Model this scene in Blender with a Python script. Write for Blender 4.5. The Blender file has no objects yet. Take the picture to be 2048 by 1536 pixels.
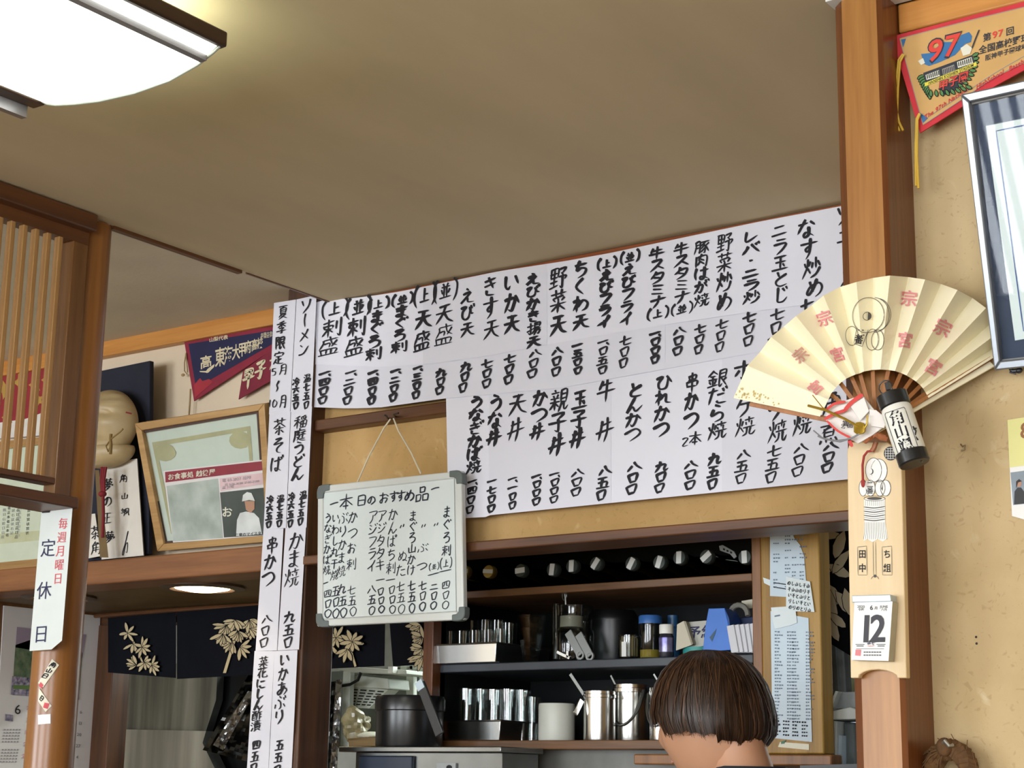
import bpy, bmesh, math, random
from mathutils import Vector, Matrix
SC = bpy.context.scene
COL = SC.collection
# ---------------------------------------------------------------- camera
EZ = 1.4                                    # eye height above the floor
YAW, PITCH, ROLL, FPX = math.radians(-35.775), math.radians(13.115), math.radians(0.937), 3463.8
CF = Vector((math.sin(YAW)*math.cos(PITCH), math.cos(YAW)*math.cos(PITCH), math.sin(PITCH)))
_r0 = Vector((math.cos(YAW), -math.sin(YAW), 0)); _u0 = _r0.cross(CF)
CR = _r0*math.cos(ROLL) + _u0*math.sin(ROLL)
CU = _u0*math.cos(ROLL) - _r0*math.sin(ROLL)
EYE = Vector((0, 0, EZ))
cam = bpy.data.cameras.new('camera'); cam.sensor_width = 36; cam.lens = 36*FPX/2048; cam.clip_start = .05
camo = bpy.data.objects.new('camera', cam); COL.objects.link(camo)
camo.matrix_world = Matrix(((CR.x, CU.x, -CF.x, 0), (CR.y, CU.y, -CF.y, 0), (CR.z, CU.z, -CF.z, EZ), (0, 0, 0, 1)))
SC.camera = camo
# ---------------------------------------------------------------- world, daylight, exposure
wd = bpy.data.worlds.new('world'); SC.world = wd; wd.use_nodes = True
wd.node_tree.nodes['Background'].inputs[0].default_value = (.75, .87, 1, 1)
wd.node_tree.nodes['Background'].inputs[1].default_value = 1.0
SC.view_settings.view_transform = 'Standard'; SC.view_settings.look = 'None'
SC.view_settings.gamma = 1; SC.view_settings.use_curve_mapping = False
SC.view_settings.exposure = -0.08
def area(name, loc, rot, sx, sy, power, color):
    l = bpy.data.lights.new(name, 'AREA'); l.shape = 'RECTANGLE'; l.size = sx; l.size_y = sy
    l.energy = power; l.color = color
    o = bpy.data.objects.new(name, l); COL.objects.link(o); o.location = loc; o.rotation_euler = rot
    return o
# daylight entering by the two windows behind the photographer and an added third, and the kitchen's own ceiling lights
area('window_daylight', (-1.9, -3.42, 1.55), (math.radians(90), 0, 0), 2.2, 1.5, 265, (.9, .95, 1))
area('window_daylight', (1.3, -3.42, 1.55), (math.radians(90), 0, 0), 2.2, 1.5, 265, (.9, .95, 1))
area('window_daylight', (-5.0, -3.42, 1.55), (math.radians(90), 0, 0), 2.0, 1.5, 170, (.9, .95, 1))  # unseen third window, added so the steel trays have brightness to reflect
area('kitchen_lamp', (-2.9, 4.5, 2.32), (0, 0, 0), 1.0, .2, 26, (.92, 1, .93))
area('kitchen_daylight', (-2.2, 5.45, 1.9), (math.radians(-90), 0, 0), 1.6, .7, 25, (.9, 1, .95))
# ---------------------------------------------------------------- pixel -> point on a real plane
def ray(px, py): return CF*FPX + CR*(px-1024) + CU*(768-py)
def W(px, py, y): d = ray(px, py); return EYE + d*(y/d.y)
def Wx(px, py, x): d = ray(px, py); return EYE + d*(x/d.x)
def Wz(px, py, z): d = ray(px, py); return EYE + d*((z-EZ)/d.z)
def Wt(px, py, yb, zb, k):                 # plane leaning forward: y = yb - k (z - zb)
    d = ray(px, py); return EYE + d*((yb - k*(EZ-zb))/(d.y + k*d.z))
def Wc(px, py, p0, ax, r):                 # front of a cylinder round the line p0 + s ax
    d = ray(px, py).normalized(); ax = ax.normalized(); o = EYE - p0
    dd = d - ax*d.dot(ax); oo = o - ax*o.dot(ax)
    a, b, c = dd.dot(dd), 2*dd.dot(oo), oo.dot(oo) - r*r
    q = b*b - 4*a*c
    return EYE + d*((-b - math.sqrt(max(q, 0)))/(2*a))
def PY(y): return lambda px, py: W(px, py, y)
# ---------------------------------------------------------------- materials
def lin(h):
    h = h.lstrip('#'); v = [int(h[i:i+2], 16)/255 for i in (0, 2, 4)]
    return tuple(c/12.92 if c <= .04045 else ((c+.055)/1.055)**2.4 for c in v) + (1,)
MATS = {}
def newmat(name):
    m = bpy.data.materials.new(name); m.use_nodes = True
    return m, m.node_tree.nodes, m.node_tree.links, m.node_tree.nodes['Principled BSDF']
def mat(name, c, rough=.6, metal=0, var=.06, vs=18, bump=0, bs=200, spec=.5, stretch=(1, 1, 1), c2=None, sheen=0):
    if name in MATS: return MATS[name]
    m, N, L, B = newmat(name); MATS[name] = m
    B.inputs['Roughness'].default_value = rough; B.inputs['Metallic'].default_value = metal
    B.inputs['Specular IOR Level'].default_value = spec
    tc = N.new('ShaderNodeTexCoord'); mp = N.new('ShaderNodeMapping'); mp.inputs['Scale'].default_value = stretch
    L.new(tc.outputs['Object'], mp.inputs['Vector'])
    nz = N.new('ShaderNodeTexNoise'); nz.inputs['Scale'].default_value = vs; nz.inputs['Detail'].default_value = 5
    L.new(mp.outputs[0], nz.inputs['Vector'])
    rp = N.new('ShaderNodeValToRGB'); a = lin(c)
    b = lin(c2) if c2 else tuple(x*(1-var*3) for x in a[:3]) + (1,)
    if not c2: a = tuple(min(1, x*(1+var)) for x in a[:3]) + (1,)
    rp.color_ramp.elements[0].position = .3; rp.color_ramp.elements[1].position = .7
    rp.color_ramp.elements[0].color = b; rp.color_ramp.elements[1].color = a
    L.new(nz.outputs[0], rp.inputs[0]); L.new(rp.outputs[0], B.inputs['Base Color'])
    if bump:
        n2 = N.new('ShaderNodeTexNoise'); n2.inputs['Scale'].default_value = bs; n2.inputs['Detail'].default_value = 3
        L.new(mp.outputs[0], n2.inputs['Vector'])
        bp = N.new('ShaderNodeBump'); bp.inputs['Strength'].default_value = bump; bp.inputs['Distance'].default_value = .002
        L.new(n2.outputs[0], bp.inputs['Height']); L.new(bp.outputs[0], B.inputs['Normal'])
    return m
def wood(name, c1, c2, axis='x', rough=.35, scale=9, knots=0):
    if name in MATS: return MATS[name]
    m, N, L, B = newmat(name); MATS[name] = m
    tc = N.new('ShaderNodeTexCoord'); mp = N.new('ShaderNodeMapping')
    mp.inputs['Scale'].default_value = {'x': (.06, 1, 1), 'y': (1, .06, 1), 'z': (1, 1, .06)}[axis]
    L.new(tc.outputs['Object'], mp.inputs['Vector'])
    n1 = N.new('ShaderNodeTexNoise'); n1.inputs['Scale'].default_value = scale*3; n1.inputs['Detail'].default_value = 6
    n1.inputs['Distortion'].default_value = .6
    L.new(mp.outputs[0], n1.inputs['Vector'])
    n2 = N.new('ShaderNodeTexNoise'); n2.inputs['Scale'].default_value = scale*22; n2.inputs['Detail'].default_value = 3
    L.new(mp.outputs[0], n2.inputs['Vector'])
    mx = N.new('ShaderNodeMath'); mx.operation = 'MULTIPLY_ADD'; mx.inputs[1].default_value = .35
    L.new(n2.outputs[0], mx.inputs[0]); L.new(n1.outputs[0], mx.inputs[2])
    rp = N.new('ShaderNodeValToRGB'); rp.color_ramp.elements[0].position = .45; rp.color_ramp.elements[1].position = .85
    rp.color_ramp.elements[0].color = lin(c2); rp.color_ramp.elements[1].color = lin(c1)
    L.new(mx.outputs[0], rp.inputs[0]); L.new(rp.outputs[0], B.inputs['Base Color'])
    B.inputs['Roughness'].default_value = rough
    return m
def glass(name, c='#f4fbf8', gloss=.05, rough=.02, edge=.5):
    if name in MATS: return MATS[name]
    m, N, L, B = newmat(name); MATS[name] = m
    tr = N.new('ShaderNodeBsdfTransparent'); tr.inputs[0].default_value = lin(c)
    gl = N.new('ShaderNodeBsdfGlossy'); gl.inputs['Roughness'].default_value = rough
    lw = N.new('ShaderNodeLayerWeight'); lw.inputs[0].default_value = .5
    pw = N.new('ShaderNodeMath'); pw.operation = 'POWER'; pw.inputs[1].default_value = 4
    L.new(lw.outputs['Facing'], pw.inputs[0])
    ad = N.new('ShaderNodeMath'); ad.operation = 'MULTIPLY_ADD'; ad.inputs[1].default_value = edge; ad.inputs[2].default_value = gloss; ad.use_clamp = True
    L.new(pw.outputs[0], ad.inputs[0])
    mx = N.new('ShaderNodeMixShader'); L.new(ad.outputs[0], mx.inputs[0]); L.new(tr.outputs[0], mx.inputs[1]); L.new(gl.outputs[0], mx.inputs[2])
    L.new(mx.outputs[0], N['Material Output'].inputs[0])
    return m
def sandwall(name, c1, c2, fleck, pale):
    """old sprayed sand wall: soft cloudy tone, short dark fibres and rubbed pale patches"""
    m, N, L, B = newmat(name); MATS[name] = m
    tc = N.new('ShaderNodeTexCoord'); B.inputs['Roughness'].default_value = .92
    def noise(scale, det, dist=0):
        n = N.new('ShaderNodeTexNoise'); n.inputs['Scale'].default_value = scale; n.inputs['Detail'].default_value = det; n.inputs['Distortion'].default_value = dist
        L.new(tc.outputs['Object'], n.inputs['Vector']); return n
    def ramp(src, p0, p1, a, b):
        r = N.new('ShaderNodeValToRGB'); r.color_ramp.elements[0].position = p0; r.color_ramp.elements[1].position = p1
        r.color_ramp.elements[0].color = a; r.color_ramp.elements[1].color = b; L.new(src.outputs[0], r.inputs[0]); return r
    base = ramp(noise(7, 6), .3, .7, lin(c2), lin(c1)); W_, K_ = (1, 1, 1, 1), (0, 0, 0, 1)
    prev = base
    for nz, p0, p1, col, st in ((noise(55, 2, 2.5), .62, .7, fleck, .3), (noise(16, 7, 1), .66, .74, pale, .5), (noise(3.2, 3), .55, .8, fleck, .18)):
        f = ramp(nz, p0, p1, K_, (st, st, st, 1)); mx = N.new('ShaderNodeMix'); mx.data_type = 'RGBA'
        L.new(f.outputs[0], mx.inputs[0]); L.new(prev.outputs[0 if prev is base else 2], mx.inputs[6]); mx.inputs[7].default_value = lin(col); prev = mx
    L.new(prev.outputs[2], B.inputs['Base Color'])
    bp = N.new('ShaderNodeBump'); bp.inputs['Strength'].default_value = .35; bp.inputs['Distance'].default_value = .002
    L.new(noise(170, 4).outputs[0], bp.inputs['Height']); L.new(bp.outputs[0], B.inputs['Normal'])
    return m
def emit(name, c, s):
    if name in MATS: return MATS[name]
    m, N, L, B = newmat(name); MATS[name] = m
    B.inputs['Base Color'].default_value = lin(c); B.inputs['Emission Color'].default_value = lin(c); B.inputs['Emission Strength'].default_value = s
    return m
# ---------------------------------------------------------------- mesh builder
LOCS = {}
class MB:
    def __init__(s): s.v, s.f, s.mi, s.mats = [], [], [], []
    def _m(s, m):
        if m not in s.mats: s.mats.append(m)
        return s.mats.index(m)
    def face(s, pts, m):
        b = len(s.v); s.v += [Vector(p) for p in pts]; s.f.append(list(range(b, b+len(pts)))); s.mi.append(s._m(m)); return s
    def mesh(s, vs, fs, m):
        b = len(s.v); s.v += [Vector(p) for p in vs]; k = s._m(m)
        for f in fs: s.f.append([b+i for i in f]); s.mi.append(k)
        return s
    def box(s, x0, x1, y0, y1, z0, z1, m):
        c = [(x, y, z) for x in (x0, x1) for y in (y0, y1) for z in (z0, z1)]
        return s.mesh(c, [(0, 1, 3, 2), (4, 6, 7, 5), (0, 4, 5, 1), (2, 3, 7, 6), (0, 2, 6, 4), (1, 5, 7, 3)], m)
    def prism(s, pts, ext, m, m2=None):
        n = len(pts); ext = Vector(ext); a = [Vector(p) for p in pts]; b = [p+ext for p in a]
        s.mesh(a+b, [tuple(range(n-1, -1, -1))] if False else [tuple(range(n))], m)
        bb = len(s.v)-2*n; k = s._m(m2 or m)
        s.f.append([bb+n+i for i in range(n-1, -1, -1)]); s.mi.append(k)
        for i in range(n):
            j = (i+1) % n; s.f.append([bb+j, bb+i, bb+n+i, bb+n+j]); s.mi.append(k)
        return s
    def beam(s, p, q, w, h, m, up=(0, 0, 1)):
        p, q = Vector(p), Vector(q); d = (q-p).normalized(); up = Vector(up)
        a = d.cross(up); a = a.normalized() if a.length > 1e-6 else d.orthogonal().normalized()
        b = a.cross(d).normalized(); a, b = a*w/2, b*h/2
        c = [p-a-b, p+a-b, p+a+b, p-a+b]; e = [v+(q-p) for v in c]
        return s.mesh(c+e, [(3, 2, 1, 0), (4, 5, 6, 7), (0, 1, 5, 4), (1, 2, 6, 5), (2, 3, 7, 6), (3, 0, 4, 7)], m)
    def tube(s, path, r, m, n=8, taper=None):
        path = [Vector(p) for p in path]; rings = []; up = None
        for i, p in enumerate(path):
            d = (path[min(i+1, len(path)-1)] - path[max(i-1, 0)]).normalized()
            if up is None: up = d.orthogonal().normalized()
            a = (up - d*up.dot(d)); a = a.normalized() if a.length > 1e-6 else d.orthogonal().normalized()
            up = a; b = d.cross(a)
            rr = r*(taper[i] if taper else 1)
            rings.append([p + a*(rr*math.cos(2*math.pi*k/n)) + b*(rr*math.sin(2*math.pi*k/n)) for k in range(n)])
        vs = [v for g in rings for v in g]; fs = []
        for i in range(len(path)-1):
            for k in range(n):
                j = (k+1) % n; fs.append((i*n+k, i*n+j, (i+1)*n+j, (i+1)*n+k))
        fs.append(tuple(range(n-1, -1, -1))); fs.append(tuple((len(path)-1)*n+k for k in range(n)))
        return s.mesh(vs, fs, m)
    def lathe(s, prof, o, ax, m, n=28, close=True):
        o = Vector(o); ax = Vector(ax).normalized(); a = ax.orthogonal().normalized(); b = ax.cross(a)
        vs = [o + ax*h + a*(r*math.cos(2*math.pi*k/n)) + b*(r*math.sin(2*math.pi*k/n)) for r, h in prof for k in range(n)]
        fs = []
        for i in range(len(prof)-1):
            for k in range(n):
                j = (k+1) % n; fs.append((i*n+k, i*n+j, (i+1)*n+j, (i+1)*n+k))
        if close:
            fs.append(tuple(range(n-1, -1, -1))); fs.append(tuple((len(prof)-1)*n+k for k in range(n)))
        return s.mesh(vs, fs, m)
    def ell(s, c, r, m, n=20, q=12, fn=None):
        c = Vector(c); vs = []; fs = []
        for i in range(q+1):
            t = math.pi*i/q
            for k in range(n):
                p = 2*math.pi*k/n; d = Vector((math.sin(t)*math.cos(p), math.sin(t)*math.sin(p), math.cos(t)))
                if fn: d = fn(d)
                vs.append(c + Vector((d.x*r[0], d.y*r[1], d.z*r[2])))
        for i in range(q):
            for k in range(n):
                j = (k+1) % n; fs.append((i*n+k, (i+1)*n+k, (i+1)*n+j, i*n+j))
        return s.mesh(vs, fs, m)
    def flat(s, pix, P, m): return s.face([P(*p) for p in pix], m)
    def sheet(s, q, P, m, nx=8, ny=8):       # q = TL,TR,BR,BL in pixels, on surface P
        vs = []
        for j in range(ny+1):
            for i in range(nx+1):
                u, t = i/nx, j/ny
                x = (q[0][0]*(1-u)+q[1][0]*u)*(1-t) + (q[3][0]*(1-u)+q[2][0]*u)*t
                y = (q[0][1]*(1-u)+q[1][1]*u)*(1-t) + (q[3][1]*(1-u)+q[2][1]*u)*t
                vs.append(P(x, y))
        fs = [(j*(nx+1)+i, (j+1)*(nx+1)+i, (j+1)*(nx+1)+i+1, j*(nx+1)+i+1) for j in range(ny) for i in range(nx)]
        return s.mesh(vs, fs, m)
    def pix(s, px0, px1, py0, py1, y, depth, m):  # box whose front face spans these pixels on the plane y
        a = W((px0+px1)/2, py0, y); b = W((px0+px1)/2, py1, y); l = W(px0, (py0+py1)/2, y); r = W(px1, (py0+py1)/2, y)
        return s.box(l.x, r.x, y, y+depth, b.z, a.z, m)
    def build(s, name, parent=None, smooth=35, bevel=0, seg=2, sub=0, fix=True):
        xs = [v.x for v in s.v]; ys = [v.y for v in s.v]; zs = [v.z for v in s.v]
        c = Vector(((min(xs)+max(xs))/2, (min(ys)+max(ys))/2, min(zs)))
        me = bpy.data.meshes.new(name); me.from_pydata([v-c for v in s.v], [], s.f)
        for m in s.mats: me.materials.append(m)
        me.polygons.foreach_set('material_index', s.mi)
        if smooth:
            me.polygons.foreach_set('use_smooth', [True]*len(s.f)); me.set_sharp_from_angle(angle=math.radians(smooth))
        if fix:
            b_ = bmesh.new(); b_.from_mesh(me); bmesh.ops.recalc_face_normals(b_, faces=b_.faces); b_.to_mesh(me); b_.free()
        me.update()
        o = bpy.data.objects.new(name, me); COL.objects.link(o); LOCS[o.name] = c
        if parent: o.parent = parent; o.location = c - LOCS[parent.name]
        else: o.location = c
        if bevel:
            b = o.modifiers.new('bevel', 'BEVEL'); b.width = bevel; b.segments = seg; b.limit_method = 'ANGLE'; b.harden_normals = False
        if sub:
            b = o.modifiers.new('sub', 'SUBSURF'); b.levels = sub; b.render_levels = sub
        return o
def tag(o, label, cat, group=None):
    o['label'] = label; o['category'] = cat
    if group: o['group'] = group
    return o
def thing(name, label, cat, loc, group=None):
    o = bpy.data.objects.new(name, None); COL.objects.link(o); o.location = loc; LOCS[o.name] = Vector(loc); o.empty_display_size = .02
    return tag(o, label, cat, group)
def solo(mb, name, label, cat, group=None, **k): return tag(mb.build(name, **k), label, cat, group)
def struct(mb, name, **k):
    o = mb.build(name, **k); o['kind'] = 'structure'; return o
def dup(root, loc, label, rotz=0, scale=1, rot=None):
    r = root.copy(); COL.objects.link(r); r.location = loc; r.scale = (scale,)*3 if not isinstance(scale, tuple) else scale
    r.rotation_euler = rot if rot else (0, 0, rotz); r['label'] = label; LOCS[r.name] = Vector(loc)
    for ch in list(root.children):
        c = ch.copy(); COL.objects.link(c); c.parent = r
        for g in ch.children:
            d = g.copy(); COL.objects.link(d); d.parent = c
    return r
# ---------------------------------------------------------------- lettering
INK = mat('ink_black', '#16141c', .75, var=0)
BR = {}
for _l in '''一 0856 5048 9244
壱 0856 5048 8542|7872 9092
二 2235 7530|0878 9272
ニ 2235 7530|0878 9272
三 1822 8018|2550 7547|0884 9380
四 1525 2080|1525 8520 8078|4025 3550 2862|6022 6055 7258|2080 8076
五 2018 8014|4818 4085|2250 7546 7086|0888 9485
六 5008 5025|0840 9236|3855 1590|6055 8885
七 0852 9235|4012 4075 5586 9078
八 3845 1282|5020 6850 9878
九 0842 6834 6470 7085 9272|3810 3050 0590
〇 1528 3590|1528 8515 7282|3586 7280
天 2222 7518|0850 9045|5020 4255 0895|4850 7080 9892
丼 2534 8026|0862 9552|3618 3050 1890|6205 6260 5099
刺 0825 5820|3308 3395|1540 5238 5052|1540 1852 5055|3355 0885|3558 5575|7222 7262|9210 9290 8085
盛 2518 9015|2518 2235 0860|5505 6535 9252|8825 6550|2838 5235 5055|1065 1588|1065 8562 8086|3866 4086|6065 6086|0590 9786
並 3010 3825|6808 5825|1828 8525|3828 3888|6026 6086|1845 2568|8442 7465|0592 9688
上 4510 4585|4545 7842|0888 9284
( 6005 3530 3570 6095
) 4005 6530 6570 4095
ま 2024 8020|2444 7640|5006 5275 3888 2080 3570 5578 8092
ぐ 6010 2542 2848 6590|7018 7530|8510 9022
ろ 2515 7012 2050 5042 8055 7582 4095
え 4508 6015|2538 7030 1090 5060 5885 9588
び 1025 4020 2045 2075 4090 6575 6530|6525 7555 9260|7515 8028|8808 9422
か 1035 6530 6070 4890 3580|4010 3050 1092|7022 9255
き 2025 7818|1848 8538|4208 6858|3068 3585 7590
す 0828 9224|5206 5255 4068 3055 5045 5575 3598
い 1820 1865 3082 4270|7025 8860
揚 0830 4525|2808 2885 1578|0865 4250|5510 5542|5510 8808 8640|5526 8624|5542 8640|4552 9848|6052 3890|5866 9062 8292 7288|7464 5598
野 1012 1248|1012 4810 4646|1130 4728|1248 4646|2912 2985|1066 4862|0588 5080|5812 9010 7230|6828 8038|5445 9540 8858|7445 7490 6285
菜 0818 9214|3204 3428|6602 6226|7530 2038|2442 3252|4840 5050|8036 7050|0866 9460|5052 5098|4866 1290|5266 9088
ち 1828 8222|4506 3055 5545 8055 7580 4094
く 6008 2548 6594
わ 2808 2892|0835 4030 1078|3062 6035 8852 8278 6090
フ 1522 8518 7055 3092
ラ 2815 7812|1540 8536 7068 3594
イ 8008 5545 1070|5542 5594
牛 2812 1245|2230 8026|0558 9552|5005 5097
ス 2018 7514 5055 1092|5055 9088
タ 4006 3035 1055|3828 8024 6570 2596|3048 7062
ミ 2515 8025|2545 7555|1875 8590
ナ 0838 9530|5508 5060 2596
豚 1512 1550 0592|1512 4210 4088 3285|1634 4032|1655 4053|5015 9612|7015 4842|6028 7255 7290 6088|6840 4862|7258 4888|9228 7648|7550 9688
肉 1825 1595|1825 8222 8290 7288|5006 3050|4840 6852|4555 2880|4862 7080
は 1812 1250 1890|4030 9226|6808 6878 5090 4080 5570 9090
が 0840 5535 5070 4090 3080|3512 2855 0892|6525 8555|7510 8225|9005 9718
焼 1028 1545|4022 3545|2808 2548 0595|2855 4275|5020 9216|6806 6832|5232 5645|8225 7845|4555 9850|6058 5585 4096|7556 7488 8592 9876
炒 1028 1545|4220 3640|2808 2548 0595|2855 4275|7005 7055|5528 4852|8222 9545|9055 7585 4598
め 2522 3045 4572|6012 4060 2085 1270 3042 7035 9055 8280 6095
レ 2812 3085 9050
バ 3530 2560 0885|5518 7555 9880|7812 8525|9205 9818
ー 5010 4850 5292
ｰ 4548 6046
玉 1818 8215|2548 7846|5018 5085|0890 9486|6862 7875
と 3210 4040|8028 3055 2880 5092 8588
じ 3008 2860 3588 6588 8568|6015 6828|7808 8620
な 0828 5522|3808 0870|7020 9238|6245 6280 4590 3878 5570 8892
ソ 2018 3545|8512 7555 3095
火 2030 3055|7825 6550|4805 4550 0592|4852 7075 9592
う 3508 6518|2042 6530 8050 7075 4097
ぎ 2028 7020|1850 7840|4008 6258|2868 3288 7292|8015 8428|9208 9720
ば 1512 0850 1590|3532 8228|6010 6078 4890 3878 5070 8590|8015 8525|9206 9718
ぱ 1512 0850 1590|3532 8228|6010 6078 4890 3878 5070 8590|8804 8014 8820 9612 8804
つ 0838 6520 9240 8565 4092
2 2020 5008 8025 2088 8882
本 0835 9430|5005 5098|4838 1080|5238 9478|3278 6876
親 2805 3015|1020 5018|1828 2238|4226 3838|0542 5440|0560 5456|2942 2992|2862 0585|3262 5078|6212 6260|6212 9010 8860|6328 8826|6344 8842|6260 8858|6562 6080 4898|7860 7888 8894 9978
子 1818 7814 4838|4838 5560 5090 3585|0555 9550
ひ 0828 4520 2055 3088 6588 7550 7020|7022 9862
れ 2808 2894|0835 4030 0875|3060 6535 7050 7080 9890
ん 5005 1095 4060 5588 7085 9262
銀 3005 0535|3008 5228|1838 4236|0855 4852|2838 2888|1262 1878|4260 3876|0590 5284|6010 6090 7582|6010 9208 9045|6128 9026|6046 9044|6848 9694|9255 7868
だ 0825 5220|3008 0890|5045 8542|4878 6090 9288|7815 8428|9008 9520
ら 4008 6016|3030 2062 5548 8060 7585 4097
ホ 0835 9430|5005 5092 3886|2850 1075|7050 9272
ケ 3508 1050|2830 9228|6530 6065 2896
温 1515 2825|0838 2048|0892 3062|4015 4048|4015 8012 8046|4030 8028|4048 8046|3260 3690|3260 9056 8688|5260 5488|7058 7086|2094 9890
冷 1025 2240|0885 2560|5808 2850|5812 9545|4845 7542|3860 8555 6880|4870 7095
夏 1010 9006|5010 4020|2222 2562|2222 7520 7260|2436 7234|2449 7247|2562 7260|4062 1285|3868 7566 1099|3578 9098
季 7005 2514|0828 9424|5012 5050|4828 1550|5228 8846|2856 7052 5068|5068 5592 3890|0876 9470
限 1210 1295|1210 3808 2535 4055 2068|5012 5092 6580|5012 8810 8648|5130 8628|5148 8646|6550 9896|9052 7268
定 5005 5015|1030 1218|1218 9015 8532|2840 7838|5040 5088|5062 7860|2858 0592|2075 5092 9794
月 2510 2560 0895|2510 7808 7892 6588|2635 7733|2660 7758
5 3512 2845 5540 7860 6585 3090|3512 8010
〜 5510 4535 4850 5065 4090
⑩ 2015 1585|6015 4545 5085 7580 8840 6015
メ 7815 6050 1890|3035 8075
ン 2022 4035|1588 5080 8835
茶 0820 9216|3206 3430|6604 6228|5028 0858|5230 9555|1862 8058|5048 5096 4090|3872 2088|6272 8086
そ 2815 7510 2045 8538 4565 4588 7094
稲 4508 1520|0838 5034|3018 3095|3040 0575|3242 5060|8808 5816|5822 6238|7420 7636|9018 8234|5845 5592|5845 9542 9288|7244 7288|5768 9266|5590 9388
庭 5005 5014|1818 9414|1818 1860 0595|3030 4828 3048 5052 3588|3265 5588 9894|8828 6034|5848 9444|7532 7275|5878 9275
ど 3015 3842|7030 2858 2582 5094 7890|7018 7530|8808 9422
串 3018 3238|3018 7015 6835|3238 6835|1848 2070|1848 8245 7868|2070 7868|5004 5099
あ 1825 8020|4508 4255 5085|6838 5070 2590 1575 4555 7552 9070 7095
ぶ 4210 5522|3032 5045 5580 3590|1060 0588|7560 9282|7518 8032|8808 9422
り 2512 2250 3048|7008 7555 4096
花 0818 9214|3204 3430|6602 6228|3232 0872|2452 2496|8042 5562|5532 5285 6592 9588 9574
に 1815 1250 1890|4835 8832|4072 5588 9088
し 3508 3065 4590 8570
酢 0815 5212|2014 2036|3814 3634|0836 0890|0836 5034 5088|2036 1858|3634 3855 4856|0872 4870|0888 5086|6808 5540|6528 9725|7528 7596|7548 9446|7568 9466
漬 1018 2228|0538 1648|0890 2562|3812 9210|6404 6434|4222 8820|3034 9732|4244 4478|4244 8642 8476|4355 8453|4466 8464|4478 8476|5080 3596|7078 9294
日 2012 2090|2012 8010 7888|2148 7946|2088 7886
の 5020 3570 1875 1048 4520 8030 8565 5090
お 1028 6022|3508 3575 2085 1570 4050 7858 6588|7022 9038
品 3508 3540|3508 6806 6638|3540 6638|0855 0892|0855 4053 3890|0892 3890|5855 5892|5855 9453 9290|5892 9290
〃 3035 2060|6030 5055
山 5010 5080|1540 1885|8538 8485|1884 8582
け 1812 1250 1890|4035 9230|7008 7060 5596
ぬ 2018 3055 4075|5512 4060 2080 1068 2545 6030 8550 7578 5885 6575 9592
た 0828 5522|3208 0892|5048 8845|4880 6092 9490
ア 1015 9012 6045|5035 4570 2095
ジ 2018 4028|1842 3552|1585 5075 8538|7012 7825|8806 9518
キ 1030 8522|0862 9452|4206 6096
丸 0835 6830 6475 7090 9478|3808 3050 0592|2050 4568
干 2018 8015|0850 9447|5018 5097
角 4005 2028|3815 6812 5228|2030 2060 0895|2030 8028 8290 7088|2248 8046|2264 8062|5030 5084
颯 1808 2018|0522 4020|1428 1848|3626 3248|0558 4452|5015 4860 3895|5015 8812 8870 9892 9980|5832 8030|6045 8060|8244 5875
正 1015 9012|5015 5088|5048 8046|2845 2888|0590 9586
夢 0812 9210|3003 3222|6802 6420|2028 8026 7842|2028 2244|4028 4044|6027 6043|2244 7842|0850 0662|0850 9448 8860|4055 1580|3862 7060 1898|4072 5080
煮 3012 7010|5004 5030|0832 9430|8015 2060|3045 3075|3045 7043 7073|3058 7057|3075 7073|1585 0895|3885 4295|6084 6694|8282 9294
○ 5010 2035 2570 5088 7565 7830 5010
ﾉ 5505 4050 2095 3098 4560 6055 6090 4590'''.split('\n'):
    _k, _s = _l[0], _l[2:]
    BR[_k] = [[(int(p[:2])/100-.5, int(p[2:])/100-.5) for p in t.split()] for t in _s.split('|')]
def stroke(mb, pts, P, w, m, taper=True, n=5):
    """brush stroke through pixel points pts, drawn on the surface P"""
    q = [pts[0]] + list(pts) + [pts[-1]]; c = []
    for i in range(1, len(q)-2):
        a, b, d, e = q[i-1], q[i], q[i+1], q[i+2]
        for k in range(n):
            t = k/n; t2, t3 = t*t, t*t*t
            c.append(tuple(.5*(2*b[j] + (d[j]-a[j])*t + (2*a[j]-5*b[j]+4*d[j]-e[j])*t2 + (3*b[j]-a[j]-3*d[j]+e[j])*t3) for j in (0, 1)))
    c.append(pts[-1]); L = len(c)
    vs = []
    for i in range(L):
        a, b = c[max(i-1, 0)], c[min(i+1, L-1)]
        dx, dy = b[0]-a[0], b[1]-a[1]; l = math.hypot(dx, dy) or 1; nx, ny = -dy/l, dx/l
        t = i/(L-1)
        if taper:
            k = (.78 + .35*math.exp(-t*9) - .1*math.sin(t*math.pi)) * (1 if t < .7 else 1-.75*((t-.7)/.3)**1.5)
            k *= .88 + .3*abs(dy)/l
        else: k = .9
        h = w*k/2
        ox, oy = (c[i][0]-dx/l*w*.25, c[i][1]-dy/l*w*.25) if i == 0 else ((c[i][0]+dx/l*w*.2, c[i][1]+dy/l*w*.2) if i == L-1 else c[i])
        if i in (0, L-1): h *= .55
        vs += [P(ox+nx*h, oy+ny*h), P(ox-nx*h, oy-ny*h)]
    mb.mesh(vs, [(2*i, 2*i+1, 2*i+3, 2*i+2) for i in range(L-1)], m)
RNG = random.Random(7)
def bchar(mb, ch, P, cx, cy, sx, sy, w, m, ux=(1, -.1), uy=(-.07, 1), jit=.025, taper=True):
    for st in BR[ch]:
        pts = []
        for (a, b) in st:
            a += RNG.uniform(-jit, jit); b += RNG.uniform(-jit, jit)
            pts.append((cx + a*sx*ux[0] + b*sy*uy[0], cy + a*sx*ux[1] + b*sy*uy[1]))
        stroke(mb, pts, P, w*RNG.uniform(.85, 1.15), m, taper)
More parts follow.
